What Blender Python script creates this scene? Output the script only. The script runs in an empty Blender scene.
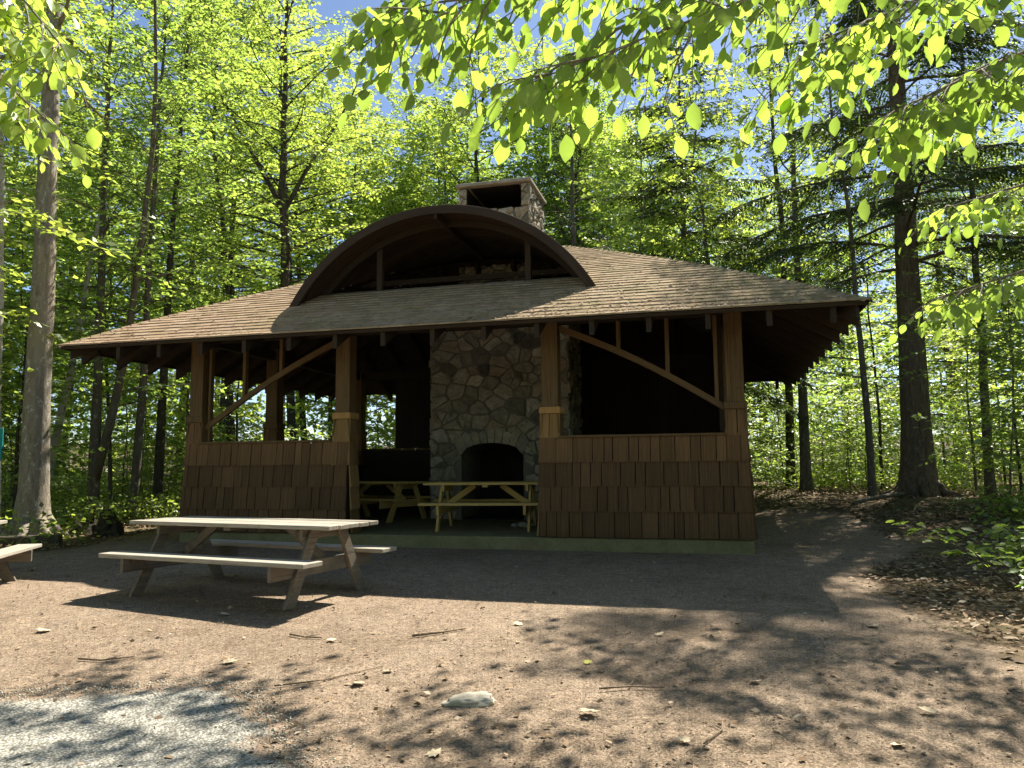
import bpy, math, random
import numpy as np
from mathutils import Vector, Matrix, noise as mnoise

random.seed(7)
RNG = np.random.default_rng(11)
SC = bpy.context.scene
COL = SC.collection
PI = math.pi
def V(*a): return np.array(a, dtype=float)
def nrm(v):
    v = np.asarray(v, dtype=float); return v / max(1e-9, np.linalg.norm(v))
def sstep(a, b, x):
    t = np.clip((x - a) / (b - a), 0, 1); return t * t * (3 - 2 * t)

# ------------------------------------------------------------------ ids
def tag(o, label=None, cat=None, group=None, kind=None):
    if label: o['label'] = label
    if cat: o['category'] = cat
    if group: o['group'] = group
    if kind: o['kind'] = kind
    return o
def thing(name, label, cat, loc=(0, 0, 0), rz=0.0, group=None):
    o = bpy.data.objects.new(name, None); COL.objects.link(o)
    o.empty_display_size = 0.2
    o.location = loc; o.rotation_euler = (0, 0, rz)
    return tag(o, label, cat, group)
def copy_tree(o, parent=None):
    c = o.copy(); COL.objects.link(c)
    if parent is not None: c.parent = parent
    for ch in list(o.children): copy_tree(ch, c)
    return c

# ------------------------------------------------------------------ mesh builder
class MB:
    def __init__(s): s.v = []; s.f = []; s.uv = []; s.n = 0
    def add(s, verts, faces, uvs=None):
        b = s.n
        s.v.extend([tuple(map(float, p)) for p in verts]); s.n += len(verts)
        for i, f in enumerate(faces):
            s.f.append([b + k for k in f])
            s.uv.append(uvs[i] if uvs is not None else [(0.0, 0.0)] * len(f))
    def beam(s, p, q, w, h, up=(0, 0, 1), taper=1.0):
        """board from p to q, w across, h along up"""
        p = np.asarray(p, float); q = np.asarray(q, float)
        a = nrm(q - p); side = np.cross(a, np.asarray(up, float))
        if np.linalg.norm(side) < 1e-5: side = np.cross(a, V(1, 0, 0))
        side = nrm(side); u = np.cross(side, a)
        L = np.linalg.norm(q - p); vs = []
        for e, c, k in ((0, p, 1.0), (1, q, taper)):
            for sx, sz in ((-1, -1), (1, -1), (1, 1), (-1, 1)):
                vs.append(c + side * sx * w * k / 2 + u * sz * h * k / 2)
        o1, o2 = random.random() * 20, random.random() * 20
        fs = [(0, 1, 5, 4), (1, 2, 6, 5), (2, 3, 7, 6), (3, 0, 4, 7), (3, 2, 1, 0), (4, 5, 6, 7)]
        uv = []; off = 0
        for wd in (w, h, w, h):
            uv.append([(o1, o2 + off), (o1, o2 + off + wd), (o1 + L, o2 + off + wd), (o1 + L, o2 + off)]); off += wd
        for _ in range(2):
            uv.append([(o1, o2), (o1, o2 + w), (o1 + h * .3, o2 + w), (o1 + h * .3, o2)])
        s.add(vs, fs, uv)
    def prism(s, poly, org, ax, ay, depth):
        """poly in (ax, ay), extruded along ax x ay by depth"""
        org = np.asarray(org, float); ax = np.asarray(ax, float); ay = np.asarray(ay, float)
        az = np.cross(ax, ay) * depth; n = len(poly)
        vs = [org + ax * a + ay * b for a, b in poly] + [org + ax * a + ay * b + az for a, b in poly]
        o1, o2 = random.random() * 20, random.random() * 20
        fs = [list(range(n))[::-1], list(range(n, 2 * n))]
        uv = [[(o1 + poly[i][0], o2 + poly[i][1]) for i in range(n)][::-1], [(o1 + poly[i][0], o2 + poly[i][1]) for i in range(n)]]
        L = 0
        for i in range(n):
            j = (i + 1) % n
            d = math.hypot(poly[j][0] - poly[i][0], poly[j][1] - poly[i][1])
            fs.append((i, j, n + j, n + i))
            uv.append([(o1 + L, o2), (o1 + L + d, o2), (o1 + L + d, o2 + depth), (o1 + L, o2 + depth)]); L += d
        s.add(vs, fs, uv)
    def strip(s, polytop, polybot, org, ax, ay, depth):
        """closed ribbon between two polylines of equal length, extruded (keeps quads)"""
        org = np.asarray(org, float); ax = np.asarray(ax, float); ay = np.asarray(ay, float); az = np.cross(ax, ay) * depth
        n = len(polytop); vs = []
        for z in (0, 1):
            for pl in (polytop, polybot):
                vs += [org + ax * a + ay * b + az * z for a, b in pl]
        T0, B0, T1, B1 = 0, n, 2 * n, 3 * n
        fs = []; uv = []; o1, o2 = random.random() * 20, random.random() * 20; L = 0
        for i in range(n - 1):
            d = math.hypot(polytop[i + 1][0] - polytop[i][0], polytop[i + 1][1] - polytop[i][1]); j = i + 1
            for q in ((T0 + i, T0 + j, B0 + j, B0 + i), (T1 + j, T1 + i, B1 + i, B1 + j), (T0 + j, T0 + i, T1 + i, T1 + j), (B0 + i, B0 + j, B1 + j, B1 + i)):
                fs.append(q); uv.append([(o1 + L, o2), (o1 + L + d, o2), (o1 + L + d, o2 + .15), (o1 + L, o2 + .15)])
            L += d
        fs += [(T0, B0, B1, T1), (B0 + n - 1, T0 + n - 1, T1 + n - 1, B1 + n - 1)]
        uv += [[(o1, o2)] * 4] * 2
        s.add(vs, fs, uv)
    def tube(s, pts, rad, sides=8, cap=True, wob=0.0):
        pts = [np.asarray(p, float) for p in pts]; n = len(pts); vs = []
        ref = V(1, 0, 0) if abs(nrm(pts[-1] - pts[0])[0]) < .8 else V(0, 1, 0)
        for i in range(n):
            t = nrm(pts[min(i + 1, n - 1)] - pts[max(i - 1, 0)])
            a = nrm(np.cross(t, ref)); b = np.cross(t, a)
            for k in range(sides):
                an = 2 * PI * k / sides
                r = rad[i] * (1 + (wob * random.uniform(-1, 1) if wob else 0))
                vs.append(pts[i] + a * math.cos(an) * r + b * math.sin(an) * r)
        fs = []
        for i in range(n - 1):
            for k in range(sides):
                k2 = (k + 1) % sides
                fs.append((i * sides + k, (i + 1) * sides + k, (i + 1) * sides + k2, i * sides + k2))
        if cap:
            fs.append(list(range(sides))); fs.append([(n - 1) * sides + k for k in range(sides)][::-1])
        s.add(vs, fs)
    def build(s, name, mat, parent=None, bevel=0, smooth=False):
        me = bpy.data.meshes.new(name); me.from_pydata(s.v, [], s.f)
        uvl = me.uv_layers.new(name='UVMap')
        flat = np.array([c for f in s.uv for p in f for c in p], dtype=np.float32)
        uvl.data.foreach_set('uv', flat)
        me.materials.append(mat)
        if smooth: me.polygons.foreach_set('use_smooth', [True] * len(me.polygons))
        me.validate(); me.update()
        o = bpy.data.objects.new(name, me); COL.objects.link(o)
        if parent is not None: o.parent = parent
        if bevel:
            m = o.modifiers.new('edge', 'BEVEL'); m.width = bevel; m.segments = 1; m.limit_method = 'ANGLE'
        return o

def np_mesh(name, verts, nper, faces_t, mat, parent=None, smooth=False):
    """verts (N*nper,3); faces_t: template face index lists repeated per element"""
    N = len(verts) // nper
    me = bpy.data.meshes.new(name)
    me.vertices.add(len(verts)); me.vertices.foreach_set('co', np.asarray(verts, np.float32).ravel())
    idx = []; sizes = []
    base = (np.arange(N) * nper)[:, None]
    tmpl = np.concatenate([np.array(f) for f in faces_t]); sz = np.array([len(f) for f in faces_t])
    li = (base + tmpl[None, :]).ravel()
    sizes = np.tile(sz, N)
    starts = np.concatenate([[0], np.cumsum(sizes)[:-1]])
    me.loops.add(len(li)); me.loops.foreach_set('vertex_index', li.astype(np.int32))
    me.polygons.add(len(sizes)); me.polygons.foreach_set('loop_start', starts.astype(np.int32))
    if smooth: me.polygons.foreach_set('use_smooth', np.ones(len(sizes), bool))
    me.materials.append(mat); me.update(calc_edges=True)
    o = bpy.data.objects.new(name, me); COL.objects.link(o)
    if parent is not None: o.parent = parent
    return o

# ------------------------------------------------------------------ materials
def new_mat(name):
    m = bpy.data.materials.new(name); m.use_nodes = True
    nt = m.node_tree; nt.nodes.clear()
    out = nt.nodes.new('ShaderNodeOutputMaterial')
    return m, nt, out
def nd(nt, t, **kw):
    n = nt.nodes.new(t)
    for k, v in kw.items():
        if k in n.inputs: n.inputs[k].default_value = v
        else: setattr(n, k, v)
    return n
def ramp(nt, fac, stops, interp='LINEAR'):
    r = nt.nodes.new('ShaderNodeValToRGB'); r.color_ramp.interpolation = interp
    els = r.color_ramp.elements
    while len(els) < len(stops): els.new(0.5)
    for e, (p, c) in zip(els, stops):
        e.position = p; e.color = (c[0], c[1], c[2], 1) if not np.isscalar(c) else (c, c, c, 1)
    nt.links.new(fac, r.inputs[0]); return r.outputs[0]
def mixc(nt, fac, a, b, mode='MIX'):
    m = nt.nodes.new('ShaderNodeMix'); m.data_type = 'RGBA'; m.blend_type = mode
    for s, v in ((m.inputs[0], fac), (m.inputs[6], a), (m.inputs[7], b)):
        if isinstance(v, (int, float)): s.default_value = v
        elif isinstance(v, (tuple, list)): s.default_value = (*v[:3], 1)
        else: nt.links.new(v, s)
    return m.outputs[2]
def math_n(nt, op, a, b=0.0):
    m = nt.nodes.new('ShaderNodeMath'); m.operation = op
    for s, v in ((m.inputs[0], a), (m.inputs[1], b)):
        if isinstance(v, (int, float)): s.default_value = v
        else: nt.links.new(v, s)
    return m.outputs[0]
def mapping(nt, coord, scale):
    mp = nt.nodes.new('ShaderNodeMapping'); mp.inputs['Scale'].default_value = scale
    nt.links.new(coord, mp.inputs['Vector']); return mp.outputs[0]
def noise_n(nt, vec, scale, detail=4, rough=.55, dist=0.0):
    n = nt.nodes.new('ShaderNodeTexNoise'); n.inputs['Scale'].default_value = scale
    n.inputs['Detail'].default_value = detail; n.inputs['Roughness'].default_value = rough
    n.inputs['Distortion'].default_value = dist
    if vec is not None: nt.links.new(vec, n.inputs['Vector'])
    return n.outputs['Fac']
def bump(nt, h, strength, dist=0.01, normal=None):
    b = nt.nodes.new('ShaderNodeBump'); b.inputs['Strength'].default_value = strength; b.inputs['Distance'].default_value = dist
    nt.links.new(h, b.inputs['Height'])
    if normal is not None: nt.links.new(normal, b.inputs['Normal'])
    return b.outputs[0]
def principled(nt, out, col, rough=.8, normal=None, spec=.3):
    p = nt.nodes.new('ShaderNodeBsdfPrincipled')
    if isinstance(col, (tuple, list)): p.inputs['Base Color'].default_value = (*col[:3], 1)
    else: nt.links.new(col, p.inputs['Base Color'])
    if isinstance(rough, (int, float)): p.inputs['Roughness'].default_value = rough
    else: nt.links.new(rough, p.inputs['Roughness'])
    p.inputs['Specular IOR Level'].default_value = spec
    if normal is not None: nt.links.new(normal, p.inputs['Normal'])
    nt.links.new(p.outputs[0], out.inputs[0]); return p
def island(nt):
    return nt.nodes.new('ShaderNodeNewGeometry').outputs['Random Per Island']
def scale_rgb(c, k): return tuple(min(1, x * k) for x in c)

def wood_mat(name, c, var=.35, rough=.75, isl=None, zr=None, alt=None, stain=None):
    m, nt, out = new_mat(name)
    tc = nt.nodes.new('ShaderNodeTexCoord')
    g1 = noise_n(nt, mapping(nt, tc.outputs['UV'], (1.2, 38, 1)), 1.0, 5, .6, .6)
    g2 = noise_n(nt, mapping(nt, tc.outputs['UV'], (5, 170, 1)), 1.0, 3, .6)
    g = math_n(nt, 'ADD', math_n(nt, 'MULTIPLY', g1, .7), math_n(nt, 'MULTIPLY', g2, .3))
    col = ramp(nt, g, [(.3, scale_rgb(c, 1 - var * 1.1)), (.5, c), (.72, scale_rgb(c, 1 + var))])
    isl = ramp(nt, island(nt), isl or [(0, .7), (.45, .95), (.8, 1.08), (1, 1.28)])
    col = mixc(nt, 1.0, col, isl, 'MULTIPLY')
    if alt is not None:
        blot = noise_n(nt, tc.outputs['Object'], 2.3, 5, .65)
        col = mixc(nt, ramp(nt, blot, [(.48, 0), (.66, 1)]), col, alt)
    if stain is not None:
        st = noise_n(nt, tc.outputs['Object'], 9, 6, .7)
        col = mixc(nt, ramp(nt, st, [(.58, 0), (.72, .7)]), col, stain)
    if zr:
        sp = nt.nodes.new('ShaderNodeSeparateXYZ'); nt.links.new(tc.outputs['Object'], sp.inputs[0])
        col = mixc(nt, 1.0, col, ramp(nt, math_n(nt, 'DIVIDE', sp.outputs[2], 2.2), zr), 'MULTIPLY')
    principled(nt, out, col, rough, bump(nt, g, .8, .006), .25)
    return m

def leaf_mat(name, c_ref, c_tr, mixf=.5, var=.3, rough=.45, gloss=.06):
    m, nt, out = new_mat(name)
    isl = island(nt)
    oi = nt.nodes.new('ShaderNodeObjectInfo').outputs['Random']
    geo = nt.nodes.new('ShaderNodeNewGeometry')
    cl = noise_n(nt, geo.outputs['Position'], .55, 3, .5)
    f = math_n(nt, 'ADD', math_n(nt, 'MULTIPLY', isl, .5), math_n(nt, 'MULTIPLY', cl, .5))
    a = ramp(nt, f, [(.25, scale_rgb(c_ref, 1 - var)), (.5, c_ref), (.8, (min(1, c_ref[0] * (1 + var * 1.3)), c_ref[1] * (1 + var), c_ref[2] * (1 + .4 * var)))])
    b = ramp(nt, f, [(.25, scale_rgb(c_tr, 1 - var)), (.5, c_tr), (.8, (min(1, c_tr[0] * (1 + var * 1.3)), min(1, c_tr[1] * (1 + var)), c_tr[2] * (1 + .4 * var)))])
    hue = ramp(nt, oi, [(0, (.82, .92, .9)), (.5, (1, 1, 1)), (1, (1.0, .97, .8))])
    a = mixc(nt, 1.0, a, hue, 'MULTIPLY'); b = mixc(nt, 1.0, b, hue, 'MULTIPLY')
    d = nt.nodes.new('ShaderNodeBsdfDiffuse'); nt.links.new(a, d.inputs[0])
    t = nt.nodes.new('ShaderNodeBsdfTranslucent'); nt.links.new(b, t.inputs[0])
    g = nt.nodes.new('ShaderNodeBsdfGlossy'); g.inputs['Roughness'].default_value = rough; g.inputs[0].default_value = (.8, .85, .75, 1)
    mx = nt.nodes.new('ShaderNodeMixShader'); mx.inputs[0].default_value = mixf
    nt.links.new(d.outputs[0], mx.inputs[1]); nt.links.new(t.outputs[0], mx.inputs[2])
    m2 = nt.nodes.new('ShaderNodeMixShader'); m2.inputs[0].default_value = gloss
    nt.links.new(mx.outputs[0], m2.inputs[1]); nt.links.new(g.outputs[0], m2.inputs[2])
    nt.links.new(m2.outputs[0], out.inputs[0])
    return m

def bark_mat(name, c1, c2, patch=None, vs=(9, 9, 2.0), strength=.8, lichen=None):
    m, nt, out = new_mat(name)
    tc = nt.nodes.new('ShaderNodeTexCoord').outputs['Object']
    n1 = noise_n(nt, mapping(nt, tc, vs), 1.6, 6, .7, .4)
    n2 = noise_n(nt, tc, 26, 4, .7)
    col = ramp(nt, n1, [(.3, c1), (.68, c2)])
    col = mixc(nt, .5, col, ramp(nt, n2, [(.25, .55), (.75, 1.4)]), 'MULTIPLY')
    if patch:
        n3 = noise_n(nt, mapping(nt, tc, (3, 3, 1.1)), 1.2, 5, .62)
        col = mixc(nt, ramp(nt, n3, [(.5, 0), (.6, 1)]), col, patch)
    if lichen:
        n4 = noise_n(nt, mapping(nt, tc, (7, 7, 4)), 1.6, 6, .7)
        col = mixc(nt, ramp(nt, n4, [(.57, 0), (.63, .85)]), col, lichen)
    h = math_n(nt, 'ADD', n1, math_n(nt, 'MULTIPLY', n2, .3))
    principled(nt, out, col, .9, bump(nt, h, strength, .03), .15)
    return m

M = {}
M['cedar'] = wood_mat('cedar_boards', (.125, .077, .036), .5, .7, stain=(.07, .042, .02))
M['cedar_new'] = wood_mat('new_cedar', (.36, .21, .075), .25, .7)
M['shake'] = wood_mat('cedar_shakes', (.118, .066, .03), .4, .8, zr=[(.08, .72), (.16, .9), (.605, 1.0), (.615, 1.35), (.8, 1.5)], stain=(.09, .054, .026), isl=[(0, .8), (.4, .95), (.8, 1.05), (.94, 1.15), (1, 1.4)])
M['shake_mix'] = wood_mat('mixed_shakes', (.16, .095, .038), .3, .8, isl=[(0, .8), (.35, 1.0), (.4, 1.6), (1, 2.1)])
M['shake_new'] = wood_mat('fresh_shakes', (.34, .2, .07), .25, .75)
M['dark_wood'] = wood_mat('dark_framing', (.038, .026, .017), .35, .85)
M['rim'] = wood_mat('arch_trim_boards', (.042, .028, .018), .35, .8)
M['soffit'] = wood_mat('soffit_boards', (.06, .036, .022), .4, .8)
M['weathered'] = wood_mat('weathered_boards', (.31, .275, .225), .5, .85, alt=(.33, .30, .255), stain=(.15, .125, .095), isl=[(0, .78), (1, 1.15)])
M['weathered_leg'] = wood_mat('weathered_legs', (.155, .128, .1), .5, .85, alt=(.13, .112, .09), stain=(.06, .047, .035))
M['pine'] = wood_mat('new_pine', (.42, .29, .1), .22, .7)

def shingle_mat():
    m, nt, out = new_mat('roof_shingles')
    tc = nt.nodes.new('ShaderNodeTexCoord').outputs['Object']
    isl = ramp(nt, island(nt), [(0, (.29, .195, .13)), (.35, (.345, .23, .155)), (.7, (.385, .265, .185)), (1, (.43, .31, .22))])
    n = noise_n(nt, tc, 120, 3, .7)
    col = mixc(nt, .55, isl, ramp(nt, n, [(.3, .45), (.7, 1.5)]), 'MULTIPLY')
    blot = noise_n(nt, tc, 1.3, 5, .65)
    col = mixc(nt, ramp(nt, blot, [(.45, 0), (.75, .45)]), col, (.3, .235, .12))
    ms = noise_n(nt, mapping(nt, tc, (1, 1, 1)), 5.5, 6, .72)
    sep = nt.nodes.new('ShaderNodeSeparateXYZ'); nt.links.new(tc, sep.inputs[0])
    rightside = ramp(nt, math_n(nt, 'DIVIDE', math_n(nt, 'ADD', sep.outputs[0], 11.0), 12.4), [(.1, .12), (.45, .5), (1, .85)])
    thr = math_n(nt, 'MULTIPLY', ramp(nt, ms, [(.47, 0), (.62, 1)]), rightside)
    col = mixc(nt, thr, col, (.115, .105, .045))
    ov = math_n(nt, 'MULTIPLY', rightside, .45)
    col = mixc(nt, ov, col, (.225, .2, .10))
    principled(nt, out, col, .95, bump(nt, n, .6, .003), .1)
    return m
M['shingle'] = shingle_mat()

def stone_mat():
    m, nt, out = new_mat('field_stone')
    tc = nt.nodes.new('ShaderNodeTexCoord').outputs['Object']
    isl = ramp(nt, island(nt), [(0, (.08, .08, .065)), (.14, (.25, .22, .165)), (.35, (.33, .295, .225)), (.55, (.29, .22, .15)), (.72, (.38, .34, .27)), (.88, (.18, .165, .125)), (1, (.42, .37, .28))])
    n1 = noise_n(nt, tc, 7, 6, .7, .5); n2 = noise_n(nt, tc, 55, 4, .7)
    col = mixc(nt, .8, isl, ramp(nt, n1, [(.3, .5), (.7, 1.4)]), 'MULTIPLY')
    col = mixc(nt, .5, col, ramp(nt, n2, [(.3, .6), (.7, 1.35)]), 'MULTIPLY')
    principled(nt, out, col, .9, bump(nt, math_n(nt, 'ADD', n1, math_n(nt, 'MULTIPLY', n2, .4)), .7, .02), .2)
    return m
M['stone'] = stone_mat()
def simple_noise(name, c1, c2, scale, rough=.9, bs=.4, bd=.01, detail=6):
    m, nt, out = new_mat(name)
    tc = nt.nodes.new('ShaderNodeTexCoord').outputs['Object']
    n = noise_n(nt, tc, scale, detail, .68)
    n2 = noise_n(nt, tc, scale * 9, 4, .7)
    col = ramp(nt, n, [(.3, c1), (.7, c2)])
    col = mixc(nt, .4, col, ramp(nt, n2, [(.3, .6), (.7, 1.4)]), 'MULTIPLY')
    principled(nt, out, col, rough, bump(nt, math_n(nt, 'ADD', n, math_n(nt, 'MULTIPLY', n2, .5)), bs, bd), .2)
    return m
M['mortar'] = simple_noise('mortar', (.12, .108, .085), (.19, .17, .135), 6)
M['soot'] = simple_noise('sooty_brick', (.008, .007, .006), (.02, .017, .014), 5)
M['concrete'] = simple_noise('mossy_concrete', (.14, .128, .065), (.22, .2, .11), 2.5, .85)
M['capstone'] = simple_noise('cap_slab', (.22, .2, .17), (.36, .33, .28), 4)
M['pale_stone'] = simple_noise('pale_stone', (.36, .32, .25), (.5, .45, .37), 12, .85, .6, .01)
M['rubble'] = simple_noise('grey_rubble', (.2, .2, .15), (.33, .32, .26), 14, .9, .7, .01)
M['teal'] = simple_noise('teal_paint', (.01, .17, .17), (.015, .21, .2), 3, .5, .05)
M['sign_board'] = simple_noise('pale_board', (.4, .38, .33), (.5, .48, .42), 4, .7, .1)
M['old_timber'] = simple_noise('old_timber', (.05, .04, .03), (.12, .1, .075), 5, .9, .7, .02)
M['stump'] = simple_noise('rotten_stump', (.018, .014, .01), (.085, .07, .05), 5, .95, 1.0, .05)
M['bark_grey'] = bark_mat('grey_maple_bark', (.14, .115, .085), (.34, .30, .24), (.24, .205, .16), (8, 8, 1.8), 1.0, (.48, .46, .41))
M['bark_dark'] = bark_mat('dark_bark', (.035, .03, .022), (.1, .085, .062), (.07, .06, .045), (10, 10, 2), .9, (.2, .2, .16))
M['bark_mid'] = bark_mat('brown_grey_bark', (.07, .06, .045), (.17, .15, .115), (.11, .1, .075), (10, 10, 2), .8, (.28, .27, .22))
M['bark_hemlock'] = bark_mat('hemlock_bark', (.065, .05, .036), (.22, .168, .122), None, (14, 14, 1.6), 1.0, (.2, .2, .15))
M['bark_birch'] = bark_mat('birch_bark', (.35, .32, .28), (.6, .57, .5), (.45, .42, .37), (5, 5, 9), .3, (.12, .1, .08))
M['twig'] = bark_mat('twig_bark', (.05, .04, .03), (.12, .095, .07), None, (20, 20, 5), .3)
M['dry_twig'] = bark_mat('dry_twig', (.14, .1, .07), (.3, .23, .16), None, (20, 20, 5), .3)
M['leaf'] = leaf_mat('spring_leaves', (.135, .21, .04), (.53, .69, .115), .6, .4, gloss=.09)
M['leaf_b'] = leaf_mat('deep_leaves', (.105, .175, .035), (.43, .61, .10), .58, .4, gloss=.09)
M['leaf_near'] = leaf_mat('beech_leaves', (.13, .205, .04), (.52, .71, .10), .6, .34, .4, .05)
M['needle'] = leaf_mat('hemlock_needles', (.04, .072, .018), (.09, .15, .02), .35, .4)
M['fern'] = leaf_mat('low_plants', (.13, .2, .05), (.42, .56, .09), .5, .45)
def litter_mat(name, stops):
    m, nt, out = new_mat(name)
    col = ramp(nt, island(nt), stops)
    principled(nt, out, col, .85, None, .2); return m
M['litter'] = litter_mat('dead_leaves', [(0, (.10, .06, .03)), (.3, (.2, .13, .075)), (.6, (.29, .2, .125)), (.85, (.36, .27, .18)), (1, (.5, .42, .32))])
M['bits'] = litter_mat('needle_bits', [(0, (.06, .04, .025)), (.3, (.16, .1, .06)), (.65, (.27, .19, .13)), (1, (.42, .32, .23))])
M['dry_leaf'] = litter_mat('dry_leaf', [(0, (.42, .32, .2)), (.6, (.55, .45, .31)), (1, (.6, .52, .36))])
M['yellow_leaf'] = litter_mat('yellow_leaf', [(0, (.55, .52, .12)), (1, (.58, .55, .15))])

# ------------------------------------------------------------------ camera, sun, sky
pitch, roll, FPX, H = math.radians(6.0), math.radians(0.5), 769.0, 1.6
fw = V(0, math.cos(pitch), math.sin(pitch)); r0 = V(1, 0, 0); u0 = np.cross(r0, fw)
Rv = math.cos(roll) * r0 - math.sin(roll) * u0; Uv = math.sin(roll) * r0 + math.cos(roll) * u0
cam = bpy.data.cameras.new('camera'); co = bpy.data.objects.new('camera', cam); COL.objects.link(co)
co.matrix_world = Matrix(((Rv[0], Uv[0], -fw[0], 0), (Rv[1], Uv[1], -fw[1], 0), (Rv[2], Uv[2], -fw[2], H), (0, 0, 0, 1)))
cam.sensor_width = 36; cam.lens = FPX / 1024 * 36; cam.clip_end = 2000; cam.clip_start = .05
SC.camera = co
SUN = nrm(V(1.514, 2.277, 3.442)); SH = nrm(SUN[:2]); TAN = SUN[2] / math.hypot(SUN[0], SUN[1])
sun = bpy.data.lights.new('sun', 'SUN'); so = bpy.data.objects.new('sun', sun); COL.objects.link(so)
sun.energy = 5.0; sun.angle = math.radians(.5); sun.color = (1, .93, .79)
so.rotation_euler = Vector(-SUN).to_track_quat('-Z', 'Y').to_euler(); so.location = (10, 15, 30)
w = bpy.data.worlds.new('World'); SC.world = w; w.use_nodes = True
nt = w.node_tree; bg = nt.nodes['Background']
sky = nt.nodes.new('ShaderNodeTexSky'); sky.sky_type = 'NISHITA'; sky.sun_disc = False
sky.sun_elevation = math.asin(SUN[2]); sky.sun_rotation = math.atan2(SUN[0], SUN[1])
sky.air_density = .75; sky.dust_density = .3; sky.ozone_density = 1.8
nt.links.new(sky.outputs[0], bg.inputs[0]); bg.inputs[1].default_value = .07
vs = SC.view_settings; vs.view_transform = 'Standard'; vs.look = 'None'; vs.exposure = 1.4; vs.gamma = 1
SC.cycles.use_denoising = True
SC.cycles.use_adaptive_sampling = True; SC.cycles.adaptive_threshold = .02
SC.cycles.max_bounces = 7; SC.cycles.diffuse_bounces = 6; SC.cycles.transmission_bounces = 5; SC.cycles.glossy_bounces = 2
SC.cycles.caustics_reflective = False; SC.cycles.caustics_refractive = False

# ------------------------------------------------------------------ ground
def ground_z(x, y):
    x = np.asarray(x, float); y = np.asarray(y, float)
    yy = np.minimum(np.maximum(y, -8), 11.0)
    z = .0262 * yy + .010 * np.clip(y - 11, 0, 30) + .03 * np.clip(y - 41, 0, 400)
    z = z + .40 * sstep(4.2, 8.0, x) * sstep(10, 16, y)
    z = z + .02 * np.clip(np.abs(x) - 14, 0, 300)
    return z
def gz(x, y): return float(ground_z(x, y))
def forest_mask(x, y):
    """0 bare trodden dirt .. 1 leafy forest floor"""
    x = np.asarray(x, float); y = np.asarray(y, float)
    r = sstep(-.5, .7, x - (3.55 + .12 * (y - 6) + 1.7 * sstep(9, 12, y) - 1.2 * sstep(15, 19, y)))
    l = sstep(-.5, 1.0, -x - 6.9 - .0 * y) * sstep(11.2, 13.0, y)
    back = sstep(19.5, 21.5, y + .26 * x)
    return np.maximum(np.maximum(r, l), back)
def vnoise(x, y, s, seed=0):
    return np.array([mnoise.noise(Vector((a * s + seed, b * s - seed, seed * .7))) for a, b in zip(np.ravel(x), np.ravel(y))]).reshape(np.shape(x))

nx, ny = 170, 250
gx = np.sinh(np.linspace(-1, 1, nx) * 4.3) / math.sinh(4.3) * 260
gy = np.concatenate([np.linspace(-60, -2, 18)[:-1], np.linspace(-2, 22, 160)[:-1], 22 + (np.linspace(0, 1, ny - 176) ** 2.6) * 300])
X, Y = np.meshgrid(gx, gy)
FM = forest_mask(X, Y)
Z = ground_z(X, Y) + vnoise(X, Y, .9, 3) * .012 + vnoise(X, Y, 3.1, 5) * .006 + FM * (vnoise(X, Y, .45, 9) * .10 + vnoise(X, Y, 1.7, 2) * .035)
inb = (np.abs(X + 1.5) < 6.5) & (Y > 11) & (Y < 20)
Z = np.where(inb, np.minimum(Z, ground_z(X, Y) - .0), Z)
def terrain_height(x, y): return ground_z(x, y)
me = bpy.data.meshes.new('ground')
H_, W_ = X.shape
me.vertices.add(X.size); me.vertices.foreach_set('co', np.stack([X, Y, Z], -1).astype(np.float32).ravel())
ii = np.arange(X.size).reshape(X.shape)
q = np.stack([ii[:-1, :-1], ii[:-1, 1:], ii[1:, 1:], ii[1:, :-1]], -1).reshape(-1, 4)
me.loops.add(q.size); me.loops.foreach_set('vertex_index', q.ravel().astype(np.int32))
me.polygons.add(len(q)); me.polygons.foreach_set('loop_start', (np.arange(len(q)) * 4).astype(np.int32))
me.polygons.foreach_set('use_smooth', np.ones(len(q), bool)); me.update(calc_edges=True)
at = me.attributes.new('forest', 'FLOAT', 'POINT'); at.data.foreach_set('value', FM.astype(np.float32).ravel())
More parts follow.
